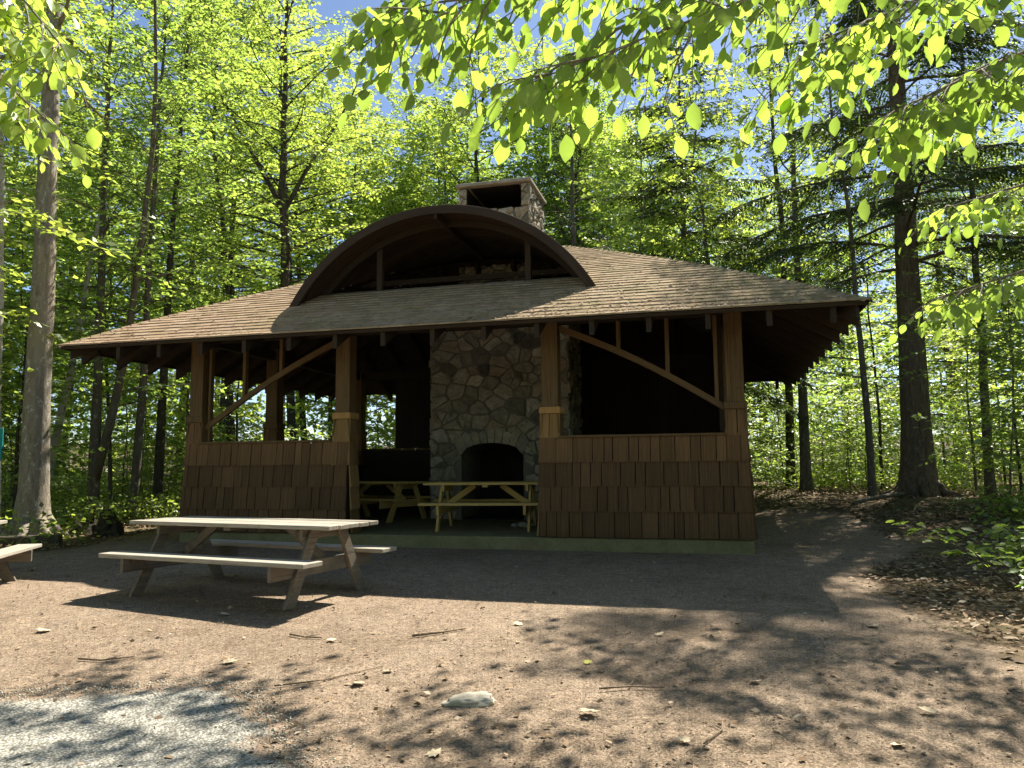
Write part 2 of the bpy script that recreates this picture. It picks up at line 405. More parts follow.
def ground_mat():
    m, nt, out = new_mat('dirt_and_forest_floor')
    tc = nt.nodes.new('ShaderNodeTexCoord').outputs['Object']
    big = noise_n(nt, tc, .7, 5, .6); mid = noise_n(nt, tc, 9, 6, .7); fine = noise_n(nt, tc, 75, 5, .75)
    grit = noise_n(nt, tc, 210, 2, .8)
    dirt = ramp(nt, big, [(.3, (.2, .15, .107)), (.7, (.275, .21, .153))])
    drift = noise_n(nt, tc, 1.9, 7, .72, .8)
    dirt = mixc(nt, ramp(nt, drift, [(.52, 0), (.68, .6)]), dirt, (.115, .08, .052))
    pale = noise_n(nt, tc, 1.1, 5, .65, .4)
    dirt = mixc(nt, ramp(nt, pale, [(.54, 0), (.72, .55)]), dirt, (.26, .207, .158))
    dirt = mixc(nt, .7, dirt, ramp(nt, mid, [(.3, .62), (.7, 1.32)]), 'MULTIPLY')
    dirt = mixc(nt, .8, dirt, ramp(nt, fine, [(.36, .34), (.5, 1.0), (.64, 1.6)]), 'MULTIPLY')
    f2 = noise_n(nt, tc, 38, 4, .8)
    dirt = mixc(nt, .75, dirt, ramp(nt, f2, [(.36, .5), (.5, 1.0), (.66, 1.45)]), 'MULTIPLY')
    dirt = mixc(nt, .6, dirt, ramp(nt, grit, [(.35, .5), (.5, 1.0), (.68, 1.7)]), 'MULTIPLY')
    v = nt.nodes.new('ShaderNodeTexVoronoi'); v.inputs['Scale'].default_value = 11; v.inputs['Randomness'].default_value = 1; nt.links.new(tc, v.inputs['Vector'])
    fl = ramp(nt, v.outputs['Color'], [(0, (.035, .028, .016)), (.4, (.085, .062, .035)), (.75, (.15, .11, .068)), (1, (.22, .17, .11))])
    fl = mixc(nt, .7, fl, ramp(nt, mid, [(.3, .5), (.7, 1.4)]), 'MULTIPLY')
    moss = noise_n(nt, tc, 1.1, 5, .65)
    fl = mixc(nt, ramp(nt, moss, [(.5, 0), (.68, .6)]), fl, (.07, .085, .02))
    fa = nt.nodes.new('ShaderNodeAttribute'); fa.attribute_name = 'forest'
    edge = noise_n(nt, tc, 2.6, 6, .7)
    f = math_n(nt, 'ADD', fa.outputs['Fac'], math_n(nt, 'MULTIPLY', math_n(nt, 'SUBTRACT', edge, .5), 1.3))
    col = mixc(nt, ramp(nt, f, [(.38, 0), (.62, 1)]), dirt, fl)
    hgt = math_n(nt, 'ADD', math_n(nt, 'MULTIPLY', mid, .8), math_n(nt, 'ADD', math_n(nt, 'MULTIPLY', fine, .35), math_n(nt, 'MULTIPLY', grit, .12)))
    principled(nt, out, col, .95, bump(nt, hgt, .8, .02), .1)
    return m
me.materials.append(ground_mat())
go = bpy.data.objects.new('ground', me); COL.objects.link(go); tag(go, kind='structure')

# pale crushed-stone pad, lower left
def pad_mat():
    m, nt, out = new_mat('crushed_stone')
    tc = nt.nodes.new('ShaderNodeTexCoord').outputs['Object']
    v = nt.nodes.new('ShaderNodeTexVoronoi'); v.inputs['Scale'].default_value = 62; nt.links.new(tc, v.inputs['Vector'])
    c = ramp(nt, v.outputs['Color'], [(0, (.11, .10, .08)), (.3, (.31, .295, .255)), (.6, (.45, .43, .375)), (1, (.62, .595, .53))])
    c = mixc(nt, .8, c, ramp(nt, v.outputs['Distance'], [(.25, 1.1), (.75, .35)]), 'MULTIPLY')
    big = noise_n(nt, tc, 2.2, 5, .65)
    c = mixc(nt, .5, c, ramp(nt, big, [(.3, .7), (.7, 1.15)]), 'MULTIPLY')
    e = nt.nodes.new('ShaderNodeAttribute'); e.attribute_name = 'edge'
    n = noise_n(nt, tc, 7, 6, .75)
    f = math_n(nt, 'ADD', e.outputs['Fac'], math_n(nt, 'MULTIPLY', math_n(nt, 'SUBTRACT', n, .5), 1.5))
    c = mixc(nt, ramp(nt, f, [(.3, 1), (.62, 0)]), c, (.25, .18, .125))
    h = math_n(nt, 'SUBTRACT', 1.0, v.outputs['Distance'])
    principled(nt, out, c, .9, bump(nt, h, .9, .01), .2); return m
PN, PM = 70, 60
pv = []; pe = []
for j in range(PM):
    t = j / (PM - 1)
    for i in range(PN):
        s_ = i / (PN - 1)
        y0 = 2.2 + t * 3.2
        xr = .02 - 1.93 * ((y0 - 2.2) / 3.2) + .22 * mnoise.noise(Vector((y0 * 2.3, 1, 0))) + .08 * mnoise.noise(Vector((y0 * 7.3, 4, 0))) - .35 * max(0, t - .9) / .1 * .6
        x = -7 + (xr + 7) * s_
        y = y0 + .22 * (x + 2.2) * t * (1 if x > -4 else .6) + .05 * t * mnoise.noise(Vector((x * 2.1, 5, 0)))
        d = min((xr - x), (1 - t) * 3.2)
        pe.append(min(1, d / .35))
        pv.append((x, y, gz(x, y) + .012 - .012 * (1 - min(1, d / .12))))
me = bpy.data.meshes.new('gravel_pad')
me.from_pydata(pv, [], [(j * PN + i, j * PN + i + 1, (j + 1) * PN + i + 1, (j + 1) * PN + i) for j in range(PM - 1) for i in range(PN - 1)])
a_ = me.attributes.new('edge', 'FLOAT', 'POINT'); a_.data.foreach_set('value', np.array(pe, np.float32)); me.materials.append(pad_mat())
me.polygons.foreach_set('use_smooth', [True] * len(me.polygons))
po = bpy.data.objects.new('gravel_pad', me); COL.objects.link(po); tag(po, kind='structure')

# ------------------------------------------------------------------ the pavilion, local frame: x = -u (u runs left along the front), y = depth, z up
AZ = math.radians(14.6); P0 = V(3.469, 11.153, .292)
W, D = 9.62, 6.8
OV = 1.42; OF = 1.3
pav = thing('picnic_pavilion', 'brown shingled open picnic pavilion with arched dormer and stone chimney', 'pavilion', tuple(P0), -AZ)
def L(u, d, z): return V(-u, d, z)
UX = V(-1, 0, 0); DX = V(0, 1, 0); ZX = V(0, 0, 1)
KT = [0, .75, 2.0, 3.3, 4.7, 6.0]; KZ = [0, .43, 1.09, 1.73, 2.37, 2.95]; EZ = 3.34
def rz(t): return EZ + np.interp(t, KT, KZ)
T_MAX = (D + 2 * OF) / 2
U0, U1 = -OV, W + OV
F0, F1 = -OF, D + OF
DC, DR, DTOP = 4.86, 3.02, 5.55        # dormer arch centre, radius, top
DCZ = DTOP - DR
def vault(u):
    q = DR * DR - (u - DC) ** 2
    return DCZ + np.sqrt(np.maximum(q, 0)) if np.ndim(u) else DCZ + math.sqrt(max(q, 0))
D_SILL = .62
# slopes: function (a, t) -> point ; a runs along the eave
SL = {
 'front': (lambda a, t, h=0: L(a, F0 + t, rz(t) + h), U0, U1),
 'back': (lambda a, t, h=0: L(a, F1 - t, rz(t) + h), U0, U1),
 'right': (lambda a, t, h=0: L(U0 + t, a, rz(t) + h), F0, F1),
 'left': (lambda a, t, h=0: L(U1 - t, a, rz(t) + h), F0, F1),
}
def in_dormer(a, t, k=.12):
    return (t + F0) > D_SILL and vault(a) > rz(t) + k and abs(a - DC) < 2.62
deck = MB(); sh = MB()
for nm, (fn, a0, a1) in SL.items():
    # deck: two skins 3.5 cm apart
    ts = list(np.linspace(0, T_MAX, 34)); N = 80
    for k in range(len(ts) - 1):
        t0, t1 = ts[k], ts[k + 1]
        for i in range(N):
            def A(t, s): return (a0 + t) + (a1 - a0 - 2 * t) * s
            s0, s1 = i / N, (i + 1) / N
            am = A((t0 + t1) / 2, (s0 + s1) / 2)
            if nm == 'front' and in_dormer(am, (t0 + t1) / 2): continue
            qd = [(A(t0, s0), t0), (A(t0, s1), t0), (A(t1, s1), t1), (A(t1, s0), t1)]
            for h in (-.004, -.04):
                deck.add([fn(a, t, h) for a, t in qd], [(0, 1, 2, 3)], [[(a, t) for a, t in qd]])
    # shingle courses
    exp = .135; t = -.03; row = 0
    while t < T_MAX - .02:
        t2 = min(t + exp + .05, T_MAX)
        ab, ae = a0 + max(t, -.03), a1 - max(t, -.03)
        x = ab - random.uniform(0, .3)
        while x < ae:
            wd = random.choice((.16, .22, .30, .33)) * random.uniform(.85, 1.1); y_ = x + wd
            l0, l1 = max(x, ab), min(y_, ae)
            if l1 - l0 > .02:
                def cl(a, tt): return min(max(a, a0 + tt), a1 - tt)
                if not (nm == 'front' and in_dormer((l0 + l1) / 2, t + .06, -.02)):
                    dz = random.uniform(.016, .024); j_ = random.uniform(-.005, .005)
                    p = [fn(cl(l0, t), max(t + j_, -.045), dz), fn(cl(l1, t), max(t + j_, -.045), dz), fn(cl(l1, t2), t2, .001), fn(cl(l0, t2), t2, .001)]
                    b = [p[0] - V(0, 0, dz + .004), p[1] - V(0, 0, dz + .004)]
                    sh.add(p + b, [(0, 1, 2, 3), (4, 5, 1, 0)])
            x = y_
        t += exp; row += 1
# ridge and hip caps
rl = [L(U0 + T_MAX, D / 2, rz(T_MAX) + .02), L(U1 - T_MAX, D / 2, rz(T_MAX) + .02)]
def cap_run(pts):
    for p, q in zip(pts[:-1], pts[1:]):
        n = max(1, int(np.linalg.norm(q - p) / .15))
        for i in range(n):
            a = p + (q - p) * i / n; b = p + (q - p) * (i + 1.3) / n
            sd = nrm(np.cross(q - p, ZX)) * .11; dn = V(0, 0, -.045)
            sh.add([a - sd + dn, a + V(0, 0, .016), a + sd + dn, b - sd + dn - V(0, 0, .012), b, b + sd + dn - V(0, 0, .012)], [(0, 1, 4, 3), (1, 2, 5, 4)])
cap_run(rl)
for uu, ss in ((U0, 1), (U1, -1)):
    for dd, es in ((F0, 1), (F1, -1)):
        cap_run([L(uu + ss * t, dd + es * t, rz(t) + .015) for t in KT[:4] + [T_MAX]])
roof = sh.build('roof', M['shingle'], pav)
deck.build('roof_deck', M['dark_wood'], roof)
# fascia
fa = MB()
zf = EZ - .03
fa.beam(L(U0 + .03, F0 + .025, zf), L(U1 - .03, F0 + .025, zf), .035, .05)
fa.beam(L(U0 + .03, F1 - .025, zf), L(U1 - .03, F1 - .025, zf), .035, .05)
fa.beam(L(U0 + .025, F0 + .045, zf), L(U0 + .025, F1 - .045, zf), .035, .048)
fa.beam(L(U1 - .025, F0 + .045, zf), L(U1 - .025, F1 - .045, zf), .035, .048)
fa.build('fascia', M['rim'], roof, .004)
# rafters (tails show under the eaves)
def rafter(fn, a, tmax, along, wdt=.07, dep=.25, t0=.06):
    ts = [t0] + [k for k in KT if t0 + .05 < k < tmax - .05] + [tmax]
    m = MB()
    p0 = fn(a, 0); p1 = fn(a, 1); hx = nrm(V(p1[0] - p0[0], p1[1] - p0[1], 0))
    org = V(p0[0], p0[1], 0) - np.cross(hx, ZX) * wdt / 2
    top = [(t, rz(t) - .045) for t in ts]; bot = [(t, rz(t) - .045 - dep) for t in ts]
    m.strip(top, bot, org, hx, ZX, wdt)
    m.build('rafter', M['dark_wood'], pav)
u = U0 + .42
while u < U1 - .3:
    tm = min(T_MAX - .05, u - U0 - .06, U1 - u - .06)
    if tm > .35:
        if abs(u - DC) < 2.5:
            rafter(SL['front'][0], u, 1.85, 'd')
        else: rafter(SL['front'][0], u, tm, 'd')
        rafter(SL['back'][0], u, tm, 'd')
    u += .78
d = F0 + .45
while d < F1 - .3:
    tm = min(T_MAX - .05, d - F0 - .06, F1 - d - .06)
    if tm > .35:
        rafter(SL['right'][0], d, tm, 'u'); rafter(SL['left'][0], d, tm, 'u')
    d += .80
for uu, ss in ((U0, 1), (U1, -1)):          # hip rafters
    for dd, es in ((F0, 1), (F1, -1)):
        m = MB(); hx = nrm(V(-ss, es, 0)); k = math.sqrt(2)
        ts = [.12] + KT[1:4] + [T_MAX - .05]
        m.strip([(t * k, rz(t) - .05) for t in ts], [(t * k, rz(t) - .27) for t in ts], L(uu, dd, 0) - np.cross(hx, ZX) * .035, hx, ZX, .07)
        m.build('hip_rafter', M['dark_wood'], pav)
# dormer
dor = MB(); dul = MB(); N = 48
half = math.asin(2.61 / DR)
angs = np.linspace(-half, half, N + 1)
def vp(an, d, r=DR): return L(DC + math.sin(an) * r, d, DCZ + math.cos(an) * r)
ds = list(np.linspace(-.03, 3.2, 27))
for i in range(N):
    for k in range(len(ds) - 1):
        d0, d1 = ds[k], ds[k + 1]
        zc = DCZ + math.cos((angs[i] + angs[i + 1]) / 2) * DR
        if zc < rz(d0 + OF) - .10: continue
        for r, flip in ((DR + .012, 0), (DR - .03, 1)):
            qd = [vp(angs[i], d0, r), vp(angs[i + 1], d0, r), vp(angs[i + 1], d1, r), vp(angs[i], d1, r)]
            (dul if flip else dor).add(qd, [(0, 1, 2, 3)])
dormer = dor.build('dormer', M['shingle'], pav)
dul.build('dormer_ceiling', M['dark_wood'], dormer)
soff = MB()                                   # curved soffit boards running across the vault
for k in range(9):
    d0 = .12 + k * .17
    aa = [an for an in angs if DCZ + math.cos(an) * DR > rz(d0 + OF) - .02]
    top = [(math.sin(an) * (DR - .033), math.cos(an) * (DR - .033)) for an in aa]; bot = [(math.sin(an) * (DR - .055), math.cos(an) * (DR - .055)) for an in aa]
    if len(top) > 4: soff.strip(top, bot, L(DC, d0 + .155, DCZ), UX, ZX, .155 * (1 if np.dot(np.cross(UX, ZX), DX) < 0 else -1))
soff.build('soffit', M['soffit'], dormer)
az_s = np.dot(np.cross(UX, ZX), DX)
rim = MB()
an2 = np.linspace(-half - .012, half + .012, 49)
rim.strip([(math.sin(a) * (DR + .03), math.cos(a) * (DR + .03)) for a in an2], [(math.sin(a) * (DR - .11), math.cos(a) * (DR - .11)) for a in an2], L(DC, -.07, DCZ), UX, ZX, .06 * az_s)
rim.build('arch_trim', M['rim'], dormer, .004)
inner = MB()
an3 = np.linspace(-half * .93, half * .93, 41)
inner.strip([(math.sin(a) * (DR - .058), math.cos(a) * (DR - .058)) for a in an3], [(math.sin(a) * (DR - .17), math.cos(a) * (DR - .17)) for a in an3], L(DC, D_SILL - .12, DCZ), UX, ZX, .05 * az_s)
inner.build('inner_arch', M['dark_wood'], dormer)
for uu in (6.12, 3.44):
    m = MB(); m.beam(L(uu, D_SILL - .02, rz(D_SILL + OF) - .02), L(uu, D_SILL - .02, vault(uu) - .1), .1, .1, DX)
    m.build('dormer_post', M['rim'], dormer, .004)
m = MB(); m.beam(L(DC, -.03, DTOP - .12), L(DC, 2.6, DTOP - .12), .05, .14); m.build('dormer_ridge', M['rim'], dormer)
m = MB(); m.beam(L(DC - 2.1, 1.5, 4.72), L(DC + 2.1, 1.5, 4.72), .06, .1); m.build('tie_beam', M['dark_wood'], dormer)

# slab
m = MB()
m.prism([(0.03, 0), (W - .03, 0), (W - .03, D), (.03, D)], L(0, 0, .2), UX, DX, -.45 * np.cross(UX, DX)[2] * -1 if False else (.45 if np.cross(UX, DX)[2] < 0 else -.45))
slab = m.build('slab', M['concrete'], pav, .012)

# shake covered half walls
ZS = [.215, .595, .97, 1.335, 1.72]
def batter(z): return .085 * max(0.0, 1 - (z - .2) / 2.0)
def shakes(mb, a0, a1, pos, courses=ZS, lift=0.0, mbn=None, newset=()):
    """pos(a, off, z): a along, off outward"""
    for c in range(len(courses) - 1):
        z0, z1 = courses[c], courses[c + 1]
        a = a0
        while a < a1 - .01:
            wd = random.uniform(.12, .30)
            if a1 - a - wd < .1: wd = a1 - a
            j = random.uniform(-.006, .005); g = random.uniform(.004, .009)
            zt = z1 + .03; tb = random.uniform(.026, .037); tt = .006
            zb = z0 + j
            o0, o1 = batter(zb) - .085 + .085 + lift, batter(zt) + lift
            ts_ = random.uniform(-.004, .004)
            vs = [pos(a + g, o0 + tb, zb), pos(a + wd - g, o0 + tb + ts_ * .5, zb + ts_), pos(a + wd - g, o1 + tt, zt), pos(a + g, o1 + tt, zt),
                  pos(a + g, o0 - .004, zb), pos(a + wd - g, o0 - .004, zb + ts_), pos(a + wd - g, o1 - .004, zt), pos(a + g, o1 - .004, zt)]
            tgt = mb
            if mbn is not None and (c, random.random()) and random.random() < newset[c]: tgt = mbn
            r1, r2 = random.random() * 20, random.random() * 20
            hh = z1 - z0
            fs = [(0, 1, 2, 3), (4, 7, 6, 5), (0, 4, 5, 1), (1, 5, 6, 2), (3, 7, 4, 0)]
            uv = [[(r1, r2), (r1, r2 + wd), (r1 + hh, r2 + wd), (r1 + hh, r2)]] + [[(r1, r2), (r1, r2 + .1), (r1 + .1, r2 + .1), (r1 + .1, r2)]] * 4
            tgt.add(vs, fs, uv); a += wd
POSTS = []
def edge(a, Lh, z):
    k = .085 - batter(z)
    return a + k if a < .05 else (a - k if a > Lh - .05 else a)
def front_pos(a, o, z): return L(edge(a, W, z), .085 - o, z)
def half_wall(a0, a1, pos, label=None, inner_off=-.12, newp=(0, .02, .03, .10)):
    """core + shakes on the outside, sill on top"""
    core = MB()
    vs = []
    for (o, z) in ((batter(.215) - .004, .205), (batter(1.72) - .004, 1.70), (inner_off, 1.70), (inner_off, .205)):
        vs += [pos(a0, o, z), pos(a1, o, z)]
    core.add(vs, [(0, 1, 3, 2), (2, 3, 5, 4), (4, 5, 7, 6), (6, 7, 1, 0), (0, 2, 4, 6), (1, 7, 5, 3)])
    wl = core.build('half_wall', M['dark_wood'], pav)
    s1 = MB()
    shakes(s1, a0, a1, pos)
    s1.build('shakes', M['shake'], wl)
    return wl
def sill(a0, a1, pos, wl, z=1.735):
    m = MB(); p = pos(a0, -.03, z); q_ = pos(a1, -.03, z)
    out = pos(a0, 1, z) - pos(a0, 0, z)
    m.beam(p, q_, .2, .035); m.build('sill', M['cedar'], wl, .004)
wr = half_wall(.0, 3.17, front_pos); sill(.36, 2.86, front_pos, wr)
wl_ = half_wall(6.43, 9.62, front_pos); sill(6.72, 9.27, front_pos, wl_)
def left_pos(a, o, z): return L(W - .085 + o, edge(a, D, z) + (.004 if a < .05 else 0), z)
def right_pos(a, o, z): return L(.085 - o, edge(a, D, z) + (.004 if a < .05 else 0), z)
def back_pos(a, o, z): return L(a, D - .085 + o, z)
hl = half_wall(.01, D - .06, left_pos); sill(.36, 2.3, left_pos, hl); 
m = MB(); m.beam(left_pos(2.95, -.03, 1.735), left_pos(D - .3, -.03, 1.735), .2, .035); m.build('sill', M['cedar'], hl, .004)
hr = half_wall(.01, D - .06, right_pos); sill(.36, 2.3, right_pos, hr)
hb = half_wall(.02, W - .02, back_pos); sill(8.42, W - .3, back_pos, hb)
# board walls closing the rear and the right rear
def board_wall(pa, pb, z0, z1, out):
    m = MB(); Lh = np.linalg.norm(pb - pa); n = max(1, int(Lh / .2)); a = nrm(pb - pa)
    for i in range(n):
        c = pa + a * (i + .5) * Lh / n
        m.beam(V(c[0], c[1], z0), V(c[0], c[1], z1 + random.uniform(-.01, .01)), Lh / n - .004, .025, out)
    c = (pa + pb) / 2 + np.asarray(out) * -.02; m.beam(V(pa[0], pa[1], (z0 + z1) / 2) + np.asarray(out) * .02, V(pb[0], pb[1], (z0 + z1) / 2) + np.asarray(out) * .02, .012, z1 - z0)
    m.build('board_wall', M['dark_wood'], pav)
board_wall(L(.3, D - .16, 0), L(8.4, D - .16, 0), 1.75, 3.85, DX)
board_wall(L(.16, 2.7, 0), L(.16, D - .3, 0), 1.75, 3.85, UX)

# posts: boxed shaft, trim band, shake pier
def post(u, d, faces, z_top=3.75, new=False):
    m = MB(); s = .26
    m.beam(L(u, d, 2.12), L(u, d, z_top), s, s, DX)
    # corner boards on the shaft
    p = m.build('post', M['cedar'], pav, .006)
    b = MB(); b.beam(L(u, d, 2.1), L(u, d, 2.205), s + .075, s + .075, DX)
    b.build('trim_band', M['cedar'] if not new else M['cedar_new'], p, .006)
    c = MB(); c.beam(L(u, d, .21), L(u, d, 2.098), s - .03, s - .03, DX); c.build('pier_core', M['dark_wood'], p)
    s1 = MB()
    hw = s / 2
    zz = [1.335, 1.72, 2.075]
    def fr(a, o, z): return L(a, d - hw - o + .02, z)
    def bk(a, o, z): return L(a, d + hw + o - .02, z)
    def lf(a, o, z): return L(u + hw + o - .02, a, z)
    def rt(a, o, z): return L(u - hw - o + .02, a, z)
    e = hw + .035
    for f, c0 in (('f', fr), ('b', bk), ('l', lf), ('r', rt)):
        if f not in faces: continue
        cs = zz if faces[f] == 's' else ZS + [2.075]
        cen = u if f in 'fb' else d
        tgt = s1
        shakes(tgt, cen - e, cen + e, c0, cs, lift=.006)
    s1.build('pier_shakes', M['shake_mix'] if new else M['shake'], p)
    return p
hwp = .13
post(.08 + hwp, .085 + hwp, {'f': 's', 'r': 's', 'l': 's', 'b': 's'})
post(2.87 + hwp, .085 + hwp, {'f': 's', 'l': 'a', 'r': 's', 'b': 's'}, new=True)
post(6.45 + hwp - .02, .085 + hwp, {'f': 's', 'r': 'a', 'l': 's', 'b': 's'}, new=True)
post(W - .08 - hwp, .085 + hwp, {'f': 's', 'r': 's', 'l': 's', 'b': 's'})
post(W - .08 - hwp, 2.62, {'f': 's', 'r': 's', 'l': 's', 'b': 's'})
post(W - .08 - hwp, D - .08 - hwp, {'f': 's', 'r': 's', 'l': 's', 'b': 's'})
post(.08 + hwp, 2.62, {'f': 's', 'r': 's', 'l': 's', 'b': 's'})
post(.08 + hwp, D - .08 - hwp, {'f': 's', 'r': 's', 'l': 's', 'b': 's'})
# plate beams
for p, q_ in ((L(.1, .2, 3.62), L(W - .1, .2, 3.62)), (L(.1, D - .2, 3.62), L(W - .1, D - .2, 3.62))):
    m = MB(); m.beam(p, q_, .16, .2); m.build('plate_beam', M['dark_wood'], pav)
for uu in (.21, W - .21):
    m = MB(); m.beam(L(uu, .29, 3.62), L(uu, D - .29, 3.62), .16, .2); m.build('plate_beam', M['dark_wood'], pav)
# curved braces with studs above
def brace(u0, z0, u1, z1, d=.2):
    n = 12; pts = []
    for i in range(n + 1):
        t = i / n
        pts.append((u0 + (u1 - u0) * t, z0 + (z1 - z0) * t + .09 * math.sin(PI * t)))
    m = MB(); m.strip([(a, b + .055) for a, b in pts], [(a, b - .055) for a, b in pts], L(0, d - .03, 0), UX, ZX, .06 * az_s)
    m.build('brace', M['cedar'], pav, .004)
    return pts
bR = brace(.345, 2.12, 2.86, 3.46); bL = brace(9.27, 2.0, 6.70, 3.44)
def stud(u, pts, d=.2):
    us = [p[0] for p in pts]; zs = [p[1] for p in pts]
    if us[0] > us[-1]: us, zs = us[::-1], zs[::-1]
    z = float(np.interp(u, us, zs)) + .04
    m = MB(); m.beam(L(u, d + .0, z), L(u, d + .0, 3.52), .06, .09, DX); m.build('stud', M['cedar'], pav, .003)
for uu in (.47, 1.18, 1.92): stud(uu, bR)
for uu in (8.5, 7.78): stud(uu, bL)
m = MB(); m.beam(L(9.2, .22, 1.76), L(9.2, .22, 3.52), .05, .09, DX); m.build('stud', M['cedar'], pav, .003)
m = MB(); m.beam(L(.41, .3, 1.76), L(.41, .3, 3.52), .06, .16, DX); m.build('stud', M['dark_wood'], pav, .003)
# fireplace of field stone
def clip_poly(poly, p, n):
    out = []
    for i in range(len(poly)):
        a, b = poly[i], poly[(i + 1) % len(poly)]
        da, db = (a - p) @ n, (b - p) @ n
        if da <= 0: out.append(a)
        if da * db < 0: out.append(a + (b - a) * da / (da - db))
    return out
def stone_face(mb, w_, h_, pos, size=.34, hole=None, seed=1, relief=.05):
    """Voronoi field stones over w_ x h_; pos(a, b, out)"""
    rg = np.random.default_rng(seed); seeds = []
    ncol = max(1, int(w_ / size)); nrow = max(1, int(h_ / (size * .72)))
    for r in range(nrow):
        for c in range(ncol):
            seeds.append(((c + .5 + rg.uniform(-.46, .46) + (.5 if r % 2 else 0) - .25) * w_ / ncol, (r + .5 + rg.uniform(-.45, .45)) * h_ / nrow))
    for _ in range(int(len(seeds) * .35)): seeds.append((rg.uniform(0, w_), rg.uniform(0, h_)))
    S = np.array(seeds); St = S * V(1, 1.3)
    for i in range(len(S)):
        poly = [V(0, 0), V(w_, 0), V(w_, h_), V(0, h_)]
        for j in range(len(S)):
            if j == i or np.linalg.norm(St[i] - St[j]) > 1.3: continue
            dvec = (St[j] - St[i]) * V(1, 1.3); mid = (St[i] + St[j]) / 2 / V(1, 1.3)
            poly = clip_poly(poly, mid, dvec)
            if len(poly) < 3: break
        if len(poly) < 3: continue
        c = np.mean(poly, 0)
        if hole is not None:
            if hole(c) < .02: continue
            k = 0
            poly2 = []
            for p in poly:
                q = p.copy(); n_ = 0
                while hole(q) < .0 and n_ < 40: q = q + (c - q) * .08; n_ += 1
                poly2.append(q)
            poly = poly2; c = np.mean(poly, 0)
        ar = .5 * abs(sum(poly[k][0] * poly[(k + 1) % len(poly)][1] - poly[(k + 1) % len(poly)][0] * poly[k][1] for k in range(len(poly))))
        if ar < .004: continue
        # subdivide, round, inset
        pts = []
        for k in range(len(poly)):
            a, b = poly[k], poly[(k + 1) % len(poly)]
            for t in (.07, .5, .93): pts.append(a + (b - a) * t)
        ins = []
        for p in pts:
            v = c - p; ln = np.linalg.norm(v)
            ins.append(p + v / max(ln, 1e-4) * min(.014, ln * .3) + rg.normal(0, .004, 2))
        rel = relief * rg.uniform(.5, 1.2); n = len(ins)
        tilt = rg.normal(0, .05, 2)
        vs = [pos(p[0], p[1], -.01) for p in ins]
        m1 = [p + (c - p) * .09 for p in ins]; vs += [pos(p[0], p[1], rel * .86 + float((p - c) @ tilt)) for p in m1]
        m2 = [p + (c - p) * .45 for p in ins]; vs += [pos(p[0], p[1], rel + float((p - c) @ tilt) + rg.normal(0, .009)) for p in m2]
        vs.append(pos(c[0], c[1], rel * 1.03))
        fs = []
        for k in range(n):
            k2 = (k + 1) % n
            fs += [(k, k2, n + k2, n + k), (n + k, n + k2, 2 * n + k2, 2 * n + k), (2 * n + k, 2 * n + k2, 3 * n)]
        mb.add(vs, fs)
FU0, FU1, FD0, FD1, FZ = 3.32, 6.28, 3.5, 5.0, 5.1
OU0, OU1, OZS, OZT = 4.28, 5.60, 1.52, 1.76
def arch_z(u): 
    x = (u - (OU0 + OU1) / 2) / ((OU1 - OU0) / 2); return OZS + (OZT - OZS) * math.sqrt(max(0, 1 - x * x)) if abs(x) < 1 else OZS
hm = MB()
top = [(OU0 + (OU1 - OU0) * i / 12, arch_z(OU0 + (OU1 - OU0) * i / 12)) for i in range(13)]
hm.prism([(FU0 + .03, .2), (OU0, .2)] + top + [(OU1, .2), (FU1 - .03, .2), (FU1 - .03, FZ - .03), (FU0 + .03, FZ - .03)], L(0, FD0 + .03, 0), UX, ZX, (FD1 - FD0 - .06) * az_s)
fire = hm.build('fireplace', M['mortar'], pav)
st = MB()
def hole(p):
    a, b = p[0] + FU0, p[1] + .2
    if OU0 < a < OU1 and b < arch_z(a):
        return -min(a - OU0, OU1 - a, arch_z(a) - b)
    return min(abs(a - OU0), abs(a - OU1), abs(b - arch_z(a)) if OU0 < a < OU1 else 9, 9) if b < OZT else .5
stone_face(st, FU1 - FU0, FZ - .2, lambda a, b, o: L(FU0 + a, FD0 + .03 - o, .2 + b), .36, hole, 5)
stone_face(st, FD1 - FD0, FZ - .2, lambda a, b, o: L(FU1 - .03 + o, FD0 + a, .2 + b), .36, None, 6)
stone_face(st, FD1 - FD0, FZ - .2, lambda a, b, o: L(FU0 + .03 - o, FD1 - a, .2 + b), .36, None, 8)
stone_face(st, FU1 - FU0, FD1 - FD0, lambda a, b, o: L(FU0 + a, FD0 + b, FZ - .03 + o), .5, None, 9)
# arch stones round the firebox mouth
na = 9
for i in range(na):
    t0, t1 = i / na, (i + 1) / na
    ua, ub = OU0 + (OU1 - OU0) * t0, OU0 + (OU1 - OU0) * t1
    za, zb = arch_z(ua), arch_z(ub); hh = random.uniform(.2, .3)
    cx = (OU0 + OU1) / 2
    fan = lambda u: (u - cx) * .22
    g = .008
    po = [(ua + g, za), (ub - g, zb), (ub + fan(ub) - g, zb + hh), ((ua + ub) / 2 + fan((ua + ub) / 2), max(za, zb) + hh + .03), (ua + fan(ua) + g, za + hh)]
    st.prism(po, L(0, FD0 - .045, 0), UX, ZX, .1 * az_s)
st.build('stones', M['stone'], fire)
fb = MB()
fb.beam(L((OU0 + OU1) / 2, FD1 - .1, .2), L((OU0 + OU1) / 2, FD1 - .1, 1.9), 1.5, .1, DX)
for uu in (OU0 - .03, OU1 + .03): fb.beam(L(uu, FD0 + .12, 1.0), L(uu, FD1 - .12, 1.0), .05, 1.6)
fb.beam(L((OU0 + OU1) / 2, FD0 + .1, .215), L((OU0 + OU1) / 2, FD1 - .1, .215), 1.3, .03)
fb.build('firebox', M['soot'], fire)
